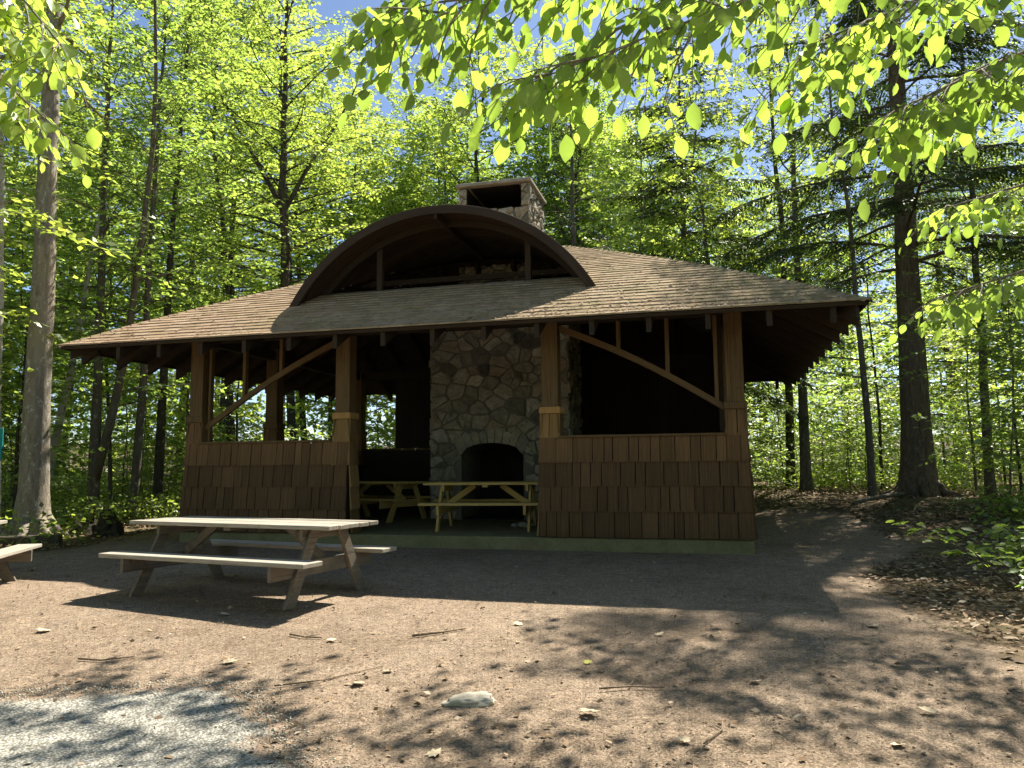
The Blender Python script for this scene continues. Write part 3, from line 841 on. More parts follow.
# chimney above: four corner stacks carrying a flat cap, open throat between
CU0, CU1, CD0, CD1, CZ0, CZS, CZT = 4.14, 5.72, 3.72, 5.2, 5.0, 6.78, 7.30
ch = MB()
ch.prism([(CU0 + .03, CD0 + .03), (CU1 - .03, CD0 + .03), (CU1 - .03, CD1 - .03), (CU0 + .03, CD1 - .03)], L(0, 0, CZ0), UX, DX, -(CZS - .05 - CZ0) if np.cross(UX, DX)[2] < 0 else CZS - .05 - CZ0)
cwd = .19
for a, b in ((CU0, CU0 + cwd), (CU1 - cwd, CU1)):
    ch.prism([(a + .03, CD0 + .03), (b - .03, CD0 + .03), (b - .03, CD1 - .03), (a + .03, CD1 - .03)], L(0, 0, CZS - .06), UX, DX, -(CZT - CZS + .05) if np.cross(UX, DX)[2] < 0 else (CZT - CZS + .05))
chim = ch.build('chimney', M['mortar'], fire)
cs = MB()
stone_face(cs, CU1 - CU0, CZS - CZ0, lambda a, b, o: L(CU0 + a, CD0 + .03 - o, CZ0 + b), .3, None, 21, .045)
stone_face(cs, CD1 - CD0, CZT - CZ0 - .01, lambda a, b, o: L(CU0 + .03 - o, CD1 - a, CZ0 + b), .3, None, 22, .045)
stone_face(cs, CD1 - CD0, CZT - CZ0 - .01, lambda a, b, o: L(CU1 - .03 + o, CD0 + a, CZ0 + b), .3, None, 23, .045)
for a in (CU0, CU1 - cwd):
    stone_face(cs, cwd, CZT - CZS - .02, lambda x, b, o, a=a: L(a + x, CD0 + .03 - o, CZS + b), .19, None, 24 + int(a), .04)
for o_ in (cs,): pass
cso = cs.build('chimney_stones', M['stone'], fire)
cp = MB(); cp.prism([(CU0 - .05, CD0 - .07), (CU1 + .05, CD0 - .07), (CU1 + .05, CD1 + .06), (CU0 - .05, CD1 + .06)], L(0, 0, CZT), UX, DX, -.07 if np.cross(UX, DX)[2] < 0 else .07)
cp.build('chimney_cap', M['capstone'], fire, .01)
cb = MB(); cb.beam(L((CU0 + CU1) / 2, CD1 - .12, CZS - .08), L((CU0 + CU1) / 2, CD1 - .12, CZT - .002), CU1 - CU0 - .4, .1, DX)
cb.beam(L((CU0 + CU1) / 2, CD0 + .25, CZS - .047), L((CU0 + CU1) / 2, CD1 - .18, CZS - .047), CU1 - CU0 - .42, .02)
for uu in (CU0 + cwd - .024, CU1 - cwd + .024): cb.beam(L(uu, CD0 + .08, (CZS + CZT) / 2 - .02), L(uu, CD1 - .18, (CZS + CZT) / 2 - .02), .02, CZT - CZS + .02)
cb.beam(L((CU0 + CU1) / 2, CD0 + .1, CZT - .013), L((CU0 + CU1) / 2, CD1 - .18, CZT - .013), CU1 - CU0 - .5, .02)
cb.build('dark_flue_liner', M['soot'], fire)  # near-black panels added in the throat; their colour stands in for its shade

# ------------------------------------------------------------------ picnic tables
def picnic_table(name, label, loc, rz_, length=2.44, leg_x=.85, scale=1.0, mt='weathered', ml='weathered_leg', nplank=5, wtop=.82, wb=.27):
    root = thing(name, label, 'picnic table', loc, rz_, 'picnic tables')
    root.scale = (scale, scale, scale)
    hx = length / 2
    m = MB(); pw = wtop / nplank
    for i in range(nplank):
        y = -wtop / 2 + pw * (i + .5); e = random.uniform(-.012, .012); e2 = random.uniform(-.012, .012); zz = .73 + random.uniform(-.0025, .0025)
        m.beam(V(-hx + e, y, zz), V(hx + e2, y, zz + random.uniform(-.002, .002)), pw - .022, .04)
    m.build('tabletop', M[mt], root, .004)
    for s in (-1, 1):
        m = MB(); m.beam(V(-hx - .02 * s, s * .66, .425), V(hx - .02 * s, s * .66, .425), wb, .042); m.build('bench', M[mt], root, .005)
    for sx in (-1, 1):
        x = sx * leg_x
        for s in (-1, 1):
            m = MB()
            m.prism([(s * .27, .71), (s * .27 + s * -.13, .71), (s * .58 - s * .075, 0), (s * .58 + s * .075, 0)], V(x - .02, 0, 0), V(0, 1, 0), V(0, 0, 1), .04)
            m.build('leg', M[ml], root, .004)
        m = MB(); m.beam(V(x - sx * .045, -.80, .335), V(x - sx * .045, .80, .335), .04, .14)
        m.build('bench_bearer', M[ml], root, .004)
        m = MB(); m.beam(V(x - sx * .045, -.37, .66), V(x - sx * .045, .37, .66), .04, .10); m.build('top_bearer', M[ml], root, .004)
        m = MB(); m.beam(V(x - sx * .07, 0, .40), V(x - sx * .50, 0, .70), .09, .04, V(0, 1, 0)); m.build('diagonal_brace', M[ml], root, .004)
    m = MB(); m.beam(V(0, -.36, .69), V(0, .36, .69), .09, .035); m.build('top_cleat', M[ml], root, .003)
    return root
picnic_table('picnic_table', 'weathered grey picnic table standing in the sun before the pavilion', (-2.90, 8.65, gz(-2.90, 8.65) - .005), math.radians(-24.0), 2.62, .99, 1.05, wtop=.86, wb=.28)
picnic_table('picnic_table', 'weathered grey picnic table cut off by the left edge of the photo', (-6.42, 8.45, gz(-6.4, 8.45) - .005), math.radians(104), 2.5, .95)
pa = P0 + V(math.cos(-AZ) * -4.43 - math.sin(-AZ) * 1.5, math.sin(-AZ) * -4.43 + math.cos(-AZ) * 1.5, .2)
picnic_table('picnic_table', 'yellow new-wood picnic table in front of the stone fireplace', tuple(pa), -AZ - math.radians(-8), 2.02, .72, 1.08, 'pine', 'pine', 5, .76, .24)
pb = P0 + V(math.cos(-AZ) * -7.35 - math.sin(-AZ) * 3.3, math.sin(-AZ) * -7.35 + math.cos(-AZ) * 3.3, .2)
picnic_table('picnic_table', 'wooden picnic table deep in the pavilion left of the fireplace', tuple(pb), -AZ - math.radians(14), 2.0, .72, 1.05, 'pine', 'pine', 5, .76, .24)

# ------------------------------------------------------------------ vegetation tools
LEAF4 = (np.array([(0, 0, 0), (.45, .33, .05), (1, 0, 0), (.45, -.33, .05)], float), [(0, 1, 2, 3)])
def pleated_leaf():
    xs = [.0, .13, .27, .41, .55, .69, .83, 1.0]; ws = [0, .20, .30, .335, .32, .26, .15, 0]; vs = []; fs = []
    n = len(xs)
    for i in range(n): vs.append((xs[i], 0, -.02 - .14 * xs[i] ** 2 - .02 * math.sin(PI * xs[i])))
    Li = {}; Ri = {}
    for i in range(1, n - 1):
        z = -.14 * xs[i] ** 2 + (.045 if i % 2 else .012); Li[i] = len(vs); vs.append((xs[i] + .05, ws[i], z + .02)); Ri[i] = len(vs); vs.append((xs[i] + .05, -ws[i], z))
    for D_, f in ((Li, 1), (Ri, 0)):
        fs.append((0, 1, D_[1]) if f else (0, D_[1], 1))
        for i in range(1, n - 2): fs.append((i, i + 1, D_[i + 1], D_[i]) if f else (i, D_[i], D_[i + 1], i + 1))
        fs.append((n - 2, n - 1, D_[n - 2]) if f else (n - 2, D_[n - 2], n - 1))
    return np.array(vs, float), fs
LEAF8 = pleated_leaf()
NEED = (np.array([(0, 0, 0), (.5, .17, 0), (1, 0, -.06), (.5, -.17, 0)], float), [(0, 1, 2, 3)])
def place(tmpl, pos, xd, nm, sc):
    pos = np.asarray(pos); xd = np.asarray(xd); nm = np.asarray(nm); sc = np.asarray(sc)
    xd = xd / np.linalg.norm(xd, axis=1, keepdims=True)
    yd = np.cross(nm, xd); yd /= np.maximum(1e-6, np.linalg.norm(yd, axis=1, keepdims=True)); zd = np.cross(xd, yd)
    t = tmpl[None, :, :] * sc[:, None, None]
    return (pos[:, None, :] + t[..., 0:1] * xd[:, None, :] + t[..., 1:2] * yd[:, None, :] + t[..., 2:3] * zd[:, None, :]).reshape(-1, 3)
def limb(rg, p, d, ln, n=5, bend=0.0, wander=.12):
    pts = [np.array(p, float)]; d = nrm(d); st_ = ln / n
    for i in range(n):
        d = nrm(d + V(0, 0, bend) + rg.normal(0, wander, 3) * V(1, 1, .6)); pts.append(pts[-1] + d * st_)
    return pts
def along(pts, t):
    k = min(len(pts) - 2, int(t * (len(pts) - 1))); f = t * (len(pts) - 1) - k
    return pts[k] + (pts[k + 1] - pts[k]) * f, nrm(pts[k + 1] - pts[k])
class Tree:
    def __init__(s, seed): s.rg = np.random.default_rng(seed); s.wood = MB(); s.lp = []; s.ld = []; s.ln = []; s.ls = []
    def leaf(s, p, d, n, sc): s.lp.append(p); s.ld.append(d); s.ln.append(n); s.ls.append(sc)
    def spray(s, pts, rad, lsize, twig_len, gap, leaf_gap, tilt=.35, start=.25, droop=-.1, twigw=True):
        rg = s.rg; total = sum(np.linalg.norm(b - a) for a, b in zip(pts[:-1], pts[1:])); t = start; side = 1
        while t < 1.0:
            p, d = along(pts, t); hor = nrm(np.cross(d, ZX) + 1e-4) * side
            dd = nrm(d * rg.uniform(.4, .9) + hor * rg.uniform(.6, 1.1) + V(0, 0, rg.uniform(-.25, .3)))
            tl = twig_len * rg.uniform(.5, 1.2) * (1.15 - .6 * t)
            tw = limb(rg, p, dd, tl, 2, droop, .15)
            if twigw: s.wood.tube(tw, [rad * .35, rad * .25, rad * .1], 3, False)
            nl = max(2, int(tl / leaf_gap)); sd = 1
            for i in range(nl):
                q, e = along(tw, (i + .7) / (nl + .3)); ho = nrm(np.cross(e, ZX) + 1e-4) * sd; sd = -sd
                s.leaf(q + rg.normal(0, .02, 3), e * rg.uniform(.3, .8) + ho * rg.uniform(.5, 1) + V(0, 0, rg.uniform(-.5, .1)), ZX + rg.normal(0, tilt, 3), lsize * rg.uniform(.65, 1.25))
            side = -side; t += gap / total
    def finish(s, name, label, cat, loc, bark, leaf, tmpl=LEAF4, group=None, rz_=0, smooth_leaf=False, fol='crown'):
        root = thing(name, label, cat, loc, rz_, group)
        s.wood.build('trunk', bark, root, smooth=True)
        if s.lp:
            vsx = place(tmpl[0], np.array(s.lp), np.array(s.ld), np.array(s.ln), np.array(s.ls))
            np_mesh(fol, vsx, len(tmpl[0]), tmpl[1], leaf, root, smooth_leaf)
        return root
def trunk_path(rg, h, lean=(0, 0), wob=.12, step=.9):
    n = max(4, int(h / step)); pts = [V(0, 0, -.15)]; off = V(0, 0)
    for i in range(1, n + 1):
        off = off + rg.normal(0, wob, 2) * .5
        z = h * i / n; pts.append(V(lean[0] * z + off[0] * (i / n), lean[1] * z + off[1] * (i / n), z))
    return pts
def trunk_tube(T, pts, r, taper=.85, flare=1.5, sides=10, pw=1.0):
    n = len(pts); h = pts[-1][2]
    dense = [pts[0], pts[0] + (pts[1] - pts[0]) * .3, pts[0] + (pts[1] - pts[0]) * .6] + pts[1:]
    rad = []
    for p in dense:
        f = max(0, min(1, p[2] / h)); rr = r * (1 - taper * f ** pw)
        rad.append(rr * (1 + (flare - 1) * math.exp(-max(0, p[2]) / (r * 1.6))))
    T.wood.tube(dense, rad, sides, True, .03)
def broadleaf(seed, h, r, z0, nl, spread, lsize=.13, lean=(0, 0), twig=.9, gap=.19, lgap=.06, up=.45, forks=None, flare=1.5, wob=.14, tilt=.4, dense_top=1.0):
    T = Tree(seed); rg = T.rg; pts = trunk_path(rg, h, lean, wob); trunk_tube(T, pts, r, .88, flare)
    paths = [(pts, r, z0)]
    for (zf, ang, az, ln, rr) in (forks or []):
        k = min(range(len(pts)), key=lambda i: abs(pts[i][2] - zf))
        d = V(math.cos(az) * math.sin(ang), math.sin(az) * math.sin(ang), math.cos(ang))
        fp = limb(rg, pts[k], d, ln, 8, .06, .06); T.wood.tube(fp, [rr * (1 - .8 * i / 8) for i in range(9)], 8); paths.append((fp, rr, fp[1][2]))
    for pp, pr, pz in paths:
        zt = pp[-1][2]; zb = pp[0][2]; phi = rg.uniform(0, 6.28); cnt = int(nl * (zt - pz) / max(.1, h - z0))
        for i in range(cnt):
            f = (i + rg.uniform(.1, .9)) / cnt; z = pz + (zt - pz) * f
            p, d = along(pp, max(0.02, min(.985, (z - zb) / (zt - zb))))
            phi += 2.4 + rg.normal(0, .4)
            ln = spread * (.45 + .6 * math.sin(PI * min(1, .2 + .75 * f))) * rg.uniform(.6, 1.15) * (1 if f < .8 else 1 - .6 * (f - .8) / .2)
            el = up * (.5 + f) + rg.normal(0, .12)
            dd = V(math.cos(phi) * math.cos(el), math.sin(phi) * math.cos(el), math.sin(el))
            lp = limb(rg, p, dd, ln, 5, -.03, .10); rr = max(.008, pr * .22 * (1 - .6 * f))
            T.wood.tube(lp, [rr * (1 - .8 * k / 5) for k in range(6)], 4, False)
            T.spray(lp, rr * .8, lsize, twig, gap, lgap, tilt)
    return T
def hemlock(seed, h, r, z0, nl, spread, lsize=.13, lean=(0, 0), flare=1.5, dead=0, gap=.13):
    T = Tree(seed); rg = T.rg; pts = trunk_path(rg, h, lean, .05); trunk_tube(T, pts, r, .9, flare, 14)
    phi = 0
    for i in range(nl):
        f = (i + rg.uniform(0, 1)) / nl; z = z0 + (h - z0) * f; p, d = along(pts, min(.985, (z + .15) / (h + .15)))
        phi += 2.4 + rg.normal(0, .5); ln = spread * (1 - f) ** .7 * rg.uniform(.65, 1.15) + .4
        el = .12 + .4 * f + rg.normal(0, .1)
        dd = V(math.cos(phi) * math.cos(el), math.sin(phi) * math.cos(el), math.sin(el))
        lp = limb(rg, p, dd, ln, 6, -.10, .05); rr = .012 + .008 * ln
        T.wood.tube(lp, [rr * (1 - .85 * k / 6) for k in range(7)], 4, False)
        t = .22; side = 1
        while t < 1:
            q, e = along(lp, t); ho = nrm(np.cross(e, ZX)) * side; side = -side
            tl = ln * .32 * (1.1 - .75 * t) * rg.uniform(.6, 1.15) + .12
            tw = limb(rg, q, e * .7 + ho * rg.uniform(.6, 1) + V(0, 0, -.1), tl, 3, -.14, .08)
            T.wood.tube(tw, [.006, .005, .004, .002], 3, False)
            k = 0; n_ = max(3, int(tl / .055)); sd = 1
            for k in range(n_):
                a, b = along(tw, (k + .5) / n_); h2 = nrm(np.cross(b, ZX)) * sd; sd = -sd
                T.leaf(a, b * .8 + h2 * .8 + V(0, 0, rg.uniform(-.4, .05)), ZX + rg.normal(0, .3, 3), lsize * rg.uniform(.7, 1.3) * (1.2 - .5 * k / n_))
            t += gap / ln
    for i in range(dead):
        z = rg.uniform(2.2, z0 + 1); p, d = along(pts, z / h); phi = rg.uniform(0, 6.28)
        lp = limb(rg, p, V(math.cos(phi), math.sin(phi), rg.uniform(-.2, .4)), rg.uniform(.6, 2.2), 5, -.03, .12); T.wood.tube(lp, [.022, .017, .013, .01, .007, .003], 4, False)
    return T
def hcap(x, y, margin=2.5):
    """tallest a tree may stand here without taking the sun off the roof and the clearing"""
    al = x * SH[0] + y * SH[1]; pe = x * SH[1] - y * SH[0]
    if pe < -15.5 or pe > 2.5: return 99
    return 5.4 + TAN * (al - margin - 13.2)

def gp(px, D_):
    """x at distance D_ for a picture column near the ground line"""
    return (px - 512) / FPX * D_
# --- named trees
def put(T, name, label, x, y, bark, leaf, **k):
    return T.finish(name, label, 'tree', (x, y, gz(x, y) - .03), bark, leaf, **k)
T = broadleaf(101, 19, .26, 8.5, 34, 3.0, .13, lean=(-.012, .0), flare=1.7, wob=.05)
for k in range(7):
    an = k * .9 + .4; T.wood.tube([V(math.cos(an) * .2, math.sin(an) * .2, .42), V(math.cos(an) * .42, math.sin(an) * .42, .12), V(math.cos(an) * .8, math.sin(an) * .8, -.06)], [.12, .09, .03], 6)
put(T, 'maple_tree', 'thick grey barked tree at far left with flared mossy roots', -8.89, 14.4, M['bark_grey'], M['leaf'])
T = broadleaf(102, 15, .125, 4.5, 44, 2.6, .13, wob=.07, lean=(-.03, .02), forks=[(.9, .13, .1, 12.5, .11)], flare=1.5)
put(T, 'forked_tree', 'twin-stemmed grey tree rising beside the dark stump', -9.5, 17.6, M['bark_mid'], M['leaf'])
T = broadleaf(103, 15, .11, 3.6, 48, 2.4, .13, wob=.07, lean=(.02, .03))
put(T, 'slim_tree', 'slim grey trunk leaning a little right just left of the pavilion roof corner', -9.0, 18.4, M['bark_mid'], M['leaf_b'])
T = broadleaf(104, 16, .13, 3.8, 48, 2.5, .13, wob=.06, lean=(.0, .02))
put(T, 'slim_tree', 'darker straight trunk nearest the left wall of the pavilion', -9.3, 20.3, M['bark_dark'], M['leaf'])
T = broadleaf(105, 18, .21, 6.0, 62, 3.6, .13, forks=[(8.6, .55, 2.9, 6.5, .09), (9.2, .5, .3, 6, .08)], flare=1.3)
put(T, 'maple_tree', 'tall dark trunked maple rising behind the left roof slope', gp(277, 23), 23, M['bark_dark'], M['leaf'])
T = hemlock(106, 20, .37, 5.5, 96, 5.2, .16, lean=(.004, 0), flare=1.55, dead=10, gap=.085)
for k in range(6):
    an = k * 1.05 + .2; T.wood.tube([V(math.cos(an) * .25, math.sin(an) * .25, .45), V(math.cos(an) * .6, math.sin(an) * .6, .1), V(math.cos(an) * 1.25, math.sin(an) * 1.25, -.06)], [.15, .1, .03], 6)
put(T, 'hemlock_tree', 'massive dark hemlock trunk right of the pavilion with drooping boughs', 9.95, 19.0, M['bark_hemlock'], M['needle'], tmpl=NEED, fol='boughs')
x, y = gp(690, 25), 25
T = hemlock(107, min(16, hcap(x, y)), .17, 3.5, 100, 4.2, .2, gap=.1)
put(T, 'hemlock_tree', 'dark hemlock behind the right roof slope', x, y, M['bark_hemlock'], M['needle'], tmpl=NEED, fol='boughs')
x, y = gp(788, 24), 24
T = broadleaf(108, min(17, hcap(x, y)), .14, 6, 36, 2.2, .13)
put(T, 'slim_tree', 'left one of two dark poles seen under the right eave corner', x, y, M['bark_dark'], M['leaf'])
x, y = gp(803, 22), 22
T = broadleaf(109, min(17, hcap(x, y)), .155, 6.5, 34, 2.2, .13)
put(T, 'slim_tree', 'mottled grey pole just right of its darker twin under the right eave', x, y, M['bark_mid'], M['leaf'])
T = broadleaf(110, 14, .13, 6, 20, 2.2, .13, lean=(-.05, 0))
put(T, 'birch_tree', 'pale birch trunk peeping out left of the thick grey tree', -10.0, 15.0, M['bark_birch'], M['leaf'])
T = broadleaf(111, 11, .11, 4, 26, 2.2, .13, lean=(.13, .03))
put(T, 'birch_tree', 'pale leaning trunk just right of the thick grey tree', -11.2, 18.4, M['bark_birch'], M['leaf_b'])
T = broadleaf(112, 12, .09, 2.2, 44, 2.2, .12, lean=(.01, .0))
put(T, 'slim_tree', 'thin straight sapling right of the eave corner and left of the hemlock trunk', gp(868, 18), 18, M['bark_mid'], M['leaf'])
T = broadleaf(113, 15, .12, 3, 48, 2.4, .12)
put(T, 'slim_tree', 'slim grey pole at the far right behind the hemlock', gp(985, 19), 19, M['bark_mid'], M['leaf'])

# --- prototypes for the wood
protos = []
def proto(T, name, bark, leaf, h, **k):
    root = T.finish(name, None, None, (0, 0, -200), bark, leaf, **k); protos.append(root); return (root, h)
canopy = [proto(broadleaf(200 + i, h, r, z0, 80, sp, .17, wob=.2, forks=fk), 'forest_tree', M[b], M[lf], h) for i, (h, r, z0, sp, b, lf, fk) in enumerate((
    (17, .14, 3.5, 3.4, 'bark_mid', 'leaf', [(7, .4, 1., 6, .07)]), (19, .18, 5.5, 3.8, 'bark_dark', 'leaf', None), (15, .11, 2.5, 3.0, 'bark_mid', 'leaf_b', None), (18, .15, 4.5, 3.4, 'bark_dark', 'leaf', [(9, .35, 4., 6, .08)])))]
young = [proto(broadleaf(220 + i, h, r, z0, nl, sp, .145, wob=.25, up=.25, tilt=.5), 'young_tree', M[b], M[lf], h) for i, (h, r, z0, nl, sp, b, lf) in enumerate((
    (8.5, .05, 1.3, 46, 2.1, 'bark_mid', 'leaf'), (6.5, .04, .8, 42, 1.8, 'bark_dark', 'leaf'), (10.5, .07, 1.8, 52, 2.3, 'bark_mid', 'leaf'), (7.5, .045, 1.0, 40, 2.0, 'bark_dark', 'leaf_b')))]
bush = [proto(broadleaf(240 + i, h, .02, .25, 26, sp, .11, wob=.2, up=.3, gap=.2, lgap=.06), 'understory_sapling', M['bark_mid'], M[lf], h) for i, (h, sp, lf) in enumerate(((2.4, 1.1, 'leaf'), (3.4, 1.3, 'leaf'), (1.7, .9, 'leaf_b')))]
conif = [proto(hemlock(260, 16, .17, 2.0, 80, 3.4, .15, gap=.17), 'forest_hemlock', M['bark_hemlock'], M['needle'], 16, tmpl=NEED, fol='boughs')]
used_p = set()
KINDS = {'forest_tree': ('tall leafy tree in the sunlit wood behind the pavilion', 'tall leafy trees of the wood behind the pavilion'),
         'young_tree': ('slender young tree with layered bright leaves in the wood', 'slender young trees filling the wood'),
         'understory_sapling': ('waist to head high leafy sapling on the forest floor', 'leafy saplings under the trees'),
         'forest_hemlock': ('dark needled hemlock standing back among the leafy trees', 'dark hemlocks back in the wood')}
placed = [(-8.89, 14.4), (-9.5, 17.6), (-9, 18.4), (-9.3, 20.3), (-7, 23), (9.95, 19), (5.8, 25), (8.3, 23), (8.4, 22), (-10, 15), (-11.2, 18.4), (8.4, 18), (11.7, 19)]
def ok(x, y, dmin):
    if any((x - a) ** 2 + (y - b) ** 2 < dmin * dmin for a, b in placed): return False
    vx, vy = x + 8.9, y - 14.4; al_, pe_ = vx * SH[0] + vy * SH[1], abs(vx * SH[1] - vy * SH[0])
    if 0 < al_ < 11 and pe_ < 2.2: return False
    if 12 < y < 19.6 and .45 < x / y < .60: return False
    lx, ly = x - P0[0], y - P0[1]; c, s = math.cos(AZ), math.sin(AZ)
    u_ = -(lx * c - ly * s); d_ = lx * s + ly * c
    return not (-3.0 < u_ < W + 3.0 and -20 < d_ < D + 3.2)
def put_proto(pr, x, y, s, lean=0.03):
    root, h = pr; first = root.name not in used_p
    o = root if first else copy_tree(root)
    used_p.add(root.name)
    o.location = (x, y, gz(x, y) - .05); o.scale = (s, s, s * RNG.uniform(.92, 1.08))
    o.rotation_euler = (RNG.normal(0, lean), RNG.normal(0, lean), RNG.uniform(0, 6.28))
    lab, grp = KINDS[root.name.split('.')[0]]
    tag(o, lab, 'tree' if 'sapling' not in root.name else 'sapling', grp); placed.append((x, y))
def scatter(lst, n, rmin, rmax, dmin, amax=41, smin=.8, smax=1.15, pw=1.0, cond=None):
    c = 0; tries = 0
    while c < n and tries < n * 60:
        tries += 1
        a = math.radians(RNG.uniform(-amax, amax)); r = rmin + (rmax - rmin) * RNG.uniform() ** pw
        x, y = r * math.sin(a), r * math.cos(a)
        pr = lst[int(RNG.integers(len(lst)))]; s = RNG.uniform(smin, smax)
        cap = hcap(x, y)
        if not ok(x, y, dmin) or (cond and not cond(x, y)): continue
        if pr[1] * s > cap:
            s2 = cap / pr[1]
            if s2 < .62: continue
            s = s2
        put_proto(pr, x, y, s); c += 1
scatter(canopy, 36, 54, 70, 2.8, smin=1.15, smax=1.45)
scatter(canopy[1:2] + canopy[3:], 5, 38, 48, 3.0, smin=1.2, smax=1.4, cond=lambda x, y: x < -8)
scatter(canopy[1:2], 2, 26, 32, 3.0, smin=.8, smax=.95, cond=lambda x, y: x < -9)
scatter(canopy, 16, 33, 43, 2.4, amax=17, smin=1.0, smax=1.25, cond=lambda x, y: -.33 < x / y < .20)
scatter(conif, 4, 30, 44, 4.0, cond=lambda x, y: x > 2 and x < 20)
scatter(young, 38, 16.5, 24, 1.5, smin=.85, smax=1.3, cond=lambda x, y: x < 6)
scatter(young, 14, 18, 25, 1.8, smin=.8, smax=1.2, cond=lambda x, y: x > 6)
scatter(young, 22, 24, 36, 2.6, smin=.7, smax=.95)
scatter(bush, 34, 24, 40, 1.6, smin=1.2, smax=1.8)
scatter(bush, 70, 15.5, 36, .8, cond=lambda x, y: forest_mask(x, y) > .8 and not (4 < x < 13.2 and y < 20.5 and x / y < .62))
for root in protos:
    if root.name not in used_p:
        for ch in list(root.children): bpy.data.objects.remove(ch)
        bpy.data.objects.remove(root)

# far wood: a mass nobody could count
def blob_leaves(n, fn, size, tilt, seed):
    rg = np.random.default_rng(seed); P = fn(rg, n); d = rg.normal(0, 1, (n, 3)); d[:, 2] *= .5
    nm = rg.normal(0, tilt, (n, 3)) + V(0, 0, 1); return place(LEAF4[0], P, d, nm, size * rg.uniform(.6, 1.3, n))
def far_fn(rg, n):
    nc = 900; a = np.radians(rg.uniform(-46, 46, nc)); r = rg.uniform(40, 58, nc); zc = rg.uniform(0, 1, nc) ** .85
    x, y = r * np.sin(a), r * np.cos(a); top = 5 + (r - 40) * .9
    C = np.stack([x, y, ground_z(x, y) + .5 + zc * top], -1)
    k = rg.integers(0, nc, n); off = rg.normal(0, 1, (n, 3)) * V(1.9, 1.9, .8)
    return C[k] + off
vsx = blob_leaves(42000, far_fn, .36, .9, 5)
fo = np_mesh('distant_wood', vsx, 4, LEAF4[1], M['leaf']); tag(fo, 'distant leafy wood closing the view between the trunks', kind='stuff')

def around_fn(rg, n):
    nc = 700; a = np.radians(rg.uniform(62, 298, nc)); r = rg.uniform(13, 24, nc); zc = rg.uniform(0, 1, nc)
    x, y = r * np.sin(a), r * np.cos(a); C = np.stack([x, y, ground_z(x, y) + .4 + zc * (8 + (r - 13) * 1.0)], -1)
    k = rg.integers(0, nc, n); return C[k] + rg.normal(0, 1, (n, 3)) * V(1.5, 1.5, .7)
vsx = blob_leaves(42000, around_fn, .34, .7, 15)
fo = np_mesh('surrounding_wood', vsx, 4, LEAF4[1], M['leaf']); tag(fo, 'leafy wood closing round the clearing behind the viewpoint', kind='stuff')

# undergrowth, dead leaves, needle bits
def ug_fn(rg, n):
    nc = 5200; a = np.radians(rg.uniform(-42, 42, nc)); r = 12 + 36 * rg.uniform(0, 1, nc) ** 1.3
    x, y = r * np.sin(a), r * np.cos(a); keep = (forest_mask(x, y) > .75)
    lx, ly = x - P0[0], y - P0[1]; u_ = -(lx * math.cos(AZ) - ly * math.sin(AZ)); d_ = lx * math.sin(AZ) + ly * math.cos(AZ)
    keep &= ~((u_ > -.6) & (u_ < W + .6) & (d_ < D + 1))
    keep &= ~((x > 3.5) & (x < 9.6) & (y < 18.6) & (x < 3.5 + .5 * (y - 6)))
    keep &= (vnoise(x, y, .35, 4) > np.where((x > 4) & (y < 24), .12, -.12))
    x, y = x[keep], y[keep]; nc = len(x); hh = rg.uniform(.06, .55, nc)
    k = rg.integers(0, nc, n); off = rg.normal(0, 1, (n, 3)) * V(.24, .24, .1)
    P = np.stack([x[k], y[k], ground_z(x[k], y[k]) + hh[k]], -1) + off
    P[:, 2] = np.maximum(P[:, 2], ground_z(P[:, 0], P[:, 1]) + .03); return P
vsx = blob_leaves(90000, ug_fn, .10, .5, 6)
uo = np_mesh('undergrowth', vsx, 4, LEAF4[1], M['fern']); tag(uo, 'low green plants and ferns covering the forest floor', kind='stuff')
def litter(n, fn, size, tilt, seed, lift, tm=LEAF4):
    rg = np.random.default_rng(seed); P = fn(rg, n); n = len(P)
    P[:, 2] = ground_z(P[:, 0], P[:, 1]) + lift + rg.uniform(0, .02, n) * lift * 40
    d = rg.normal(0, 1, (n, 3)); d[:, 2] *= .15; nm = rg.normal(0, tilt, (n, 3)) + V(0, 0, 1)
    return place(tm[0], P, d, nm, size * rg.uniform(.5, 1.3, n))
def lit_fn(rg, n):
    a = np.radians(rg.uniform(-42, 42, n * 2)); r = 5 + 26 * rg.uniform(0, 1, n * 2) ** .8
    x, y = r * np.sin(a), r * np.cos(a); f = forest_mask(x, y)
    k = rg.uniform(0, 1, n * 2) < np.clip((f - .25) * 1.5, 0.0, 1); x, y = x[k][:n], y[k][:n]
    return np.stack([x, y, x * 0], -1)
vsx = litter(52000, lit_fn, .07, .35, 7, .012)
lo = np_mesh('leaf_litter', vsx, 4, LEAF4[1], M['litter']); tag(lo, 'brown dead leaves carpeting the forest floor', kind='stuff')
def bit_fn(rg, n):
    y = 3 + 8.5 * rg.uniform(0, 1, n) ** 1.5; x = rg.uniform(-1, 1, n) * (y * .75 + .3)
    return np.stack([x, y, x * 0], -1)
BIT = (np.array([(0, 0, 0), (.5, .09, .03), (1, 0, 0), (.5, -.09, .0)], float), [(0, 1, 2, 3)])
vsx = litter(110000, bit_fn, .026, .35, 8, .005, BIT)
bo = np_mesh('needle_litter', vsx, 4, LEAF4[1], M['bits']); tag(bo, 'fine needles and chips strewn on the trodden dirt', kind='stuff')
def bit2(rg, n):
    y = 3 + 9 * rg.uniform(0, 1, n) ** 1.3; x = rg.uniform(-1, 1, n) * (y * .75 + .3); return np.stack([x, y, x * 0], -1)
vsx = litter(900, bit2, .05, .45, 9, .01)
bo = np_mesh('leaf_scraps', vsx, 4, LEAF4[1], M['litter']); tag(bo, 'small torn leaf scraps scattered over the dirt', kind='stuff')

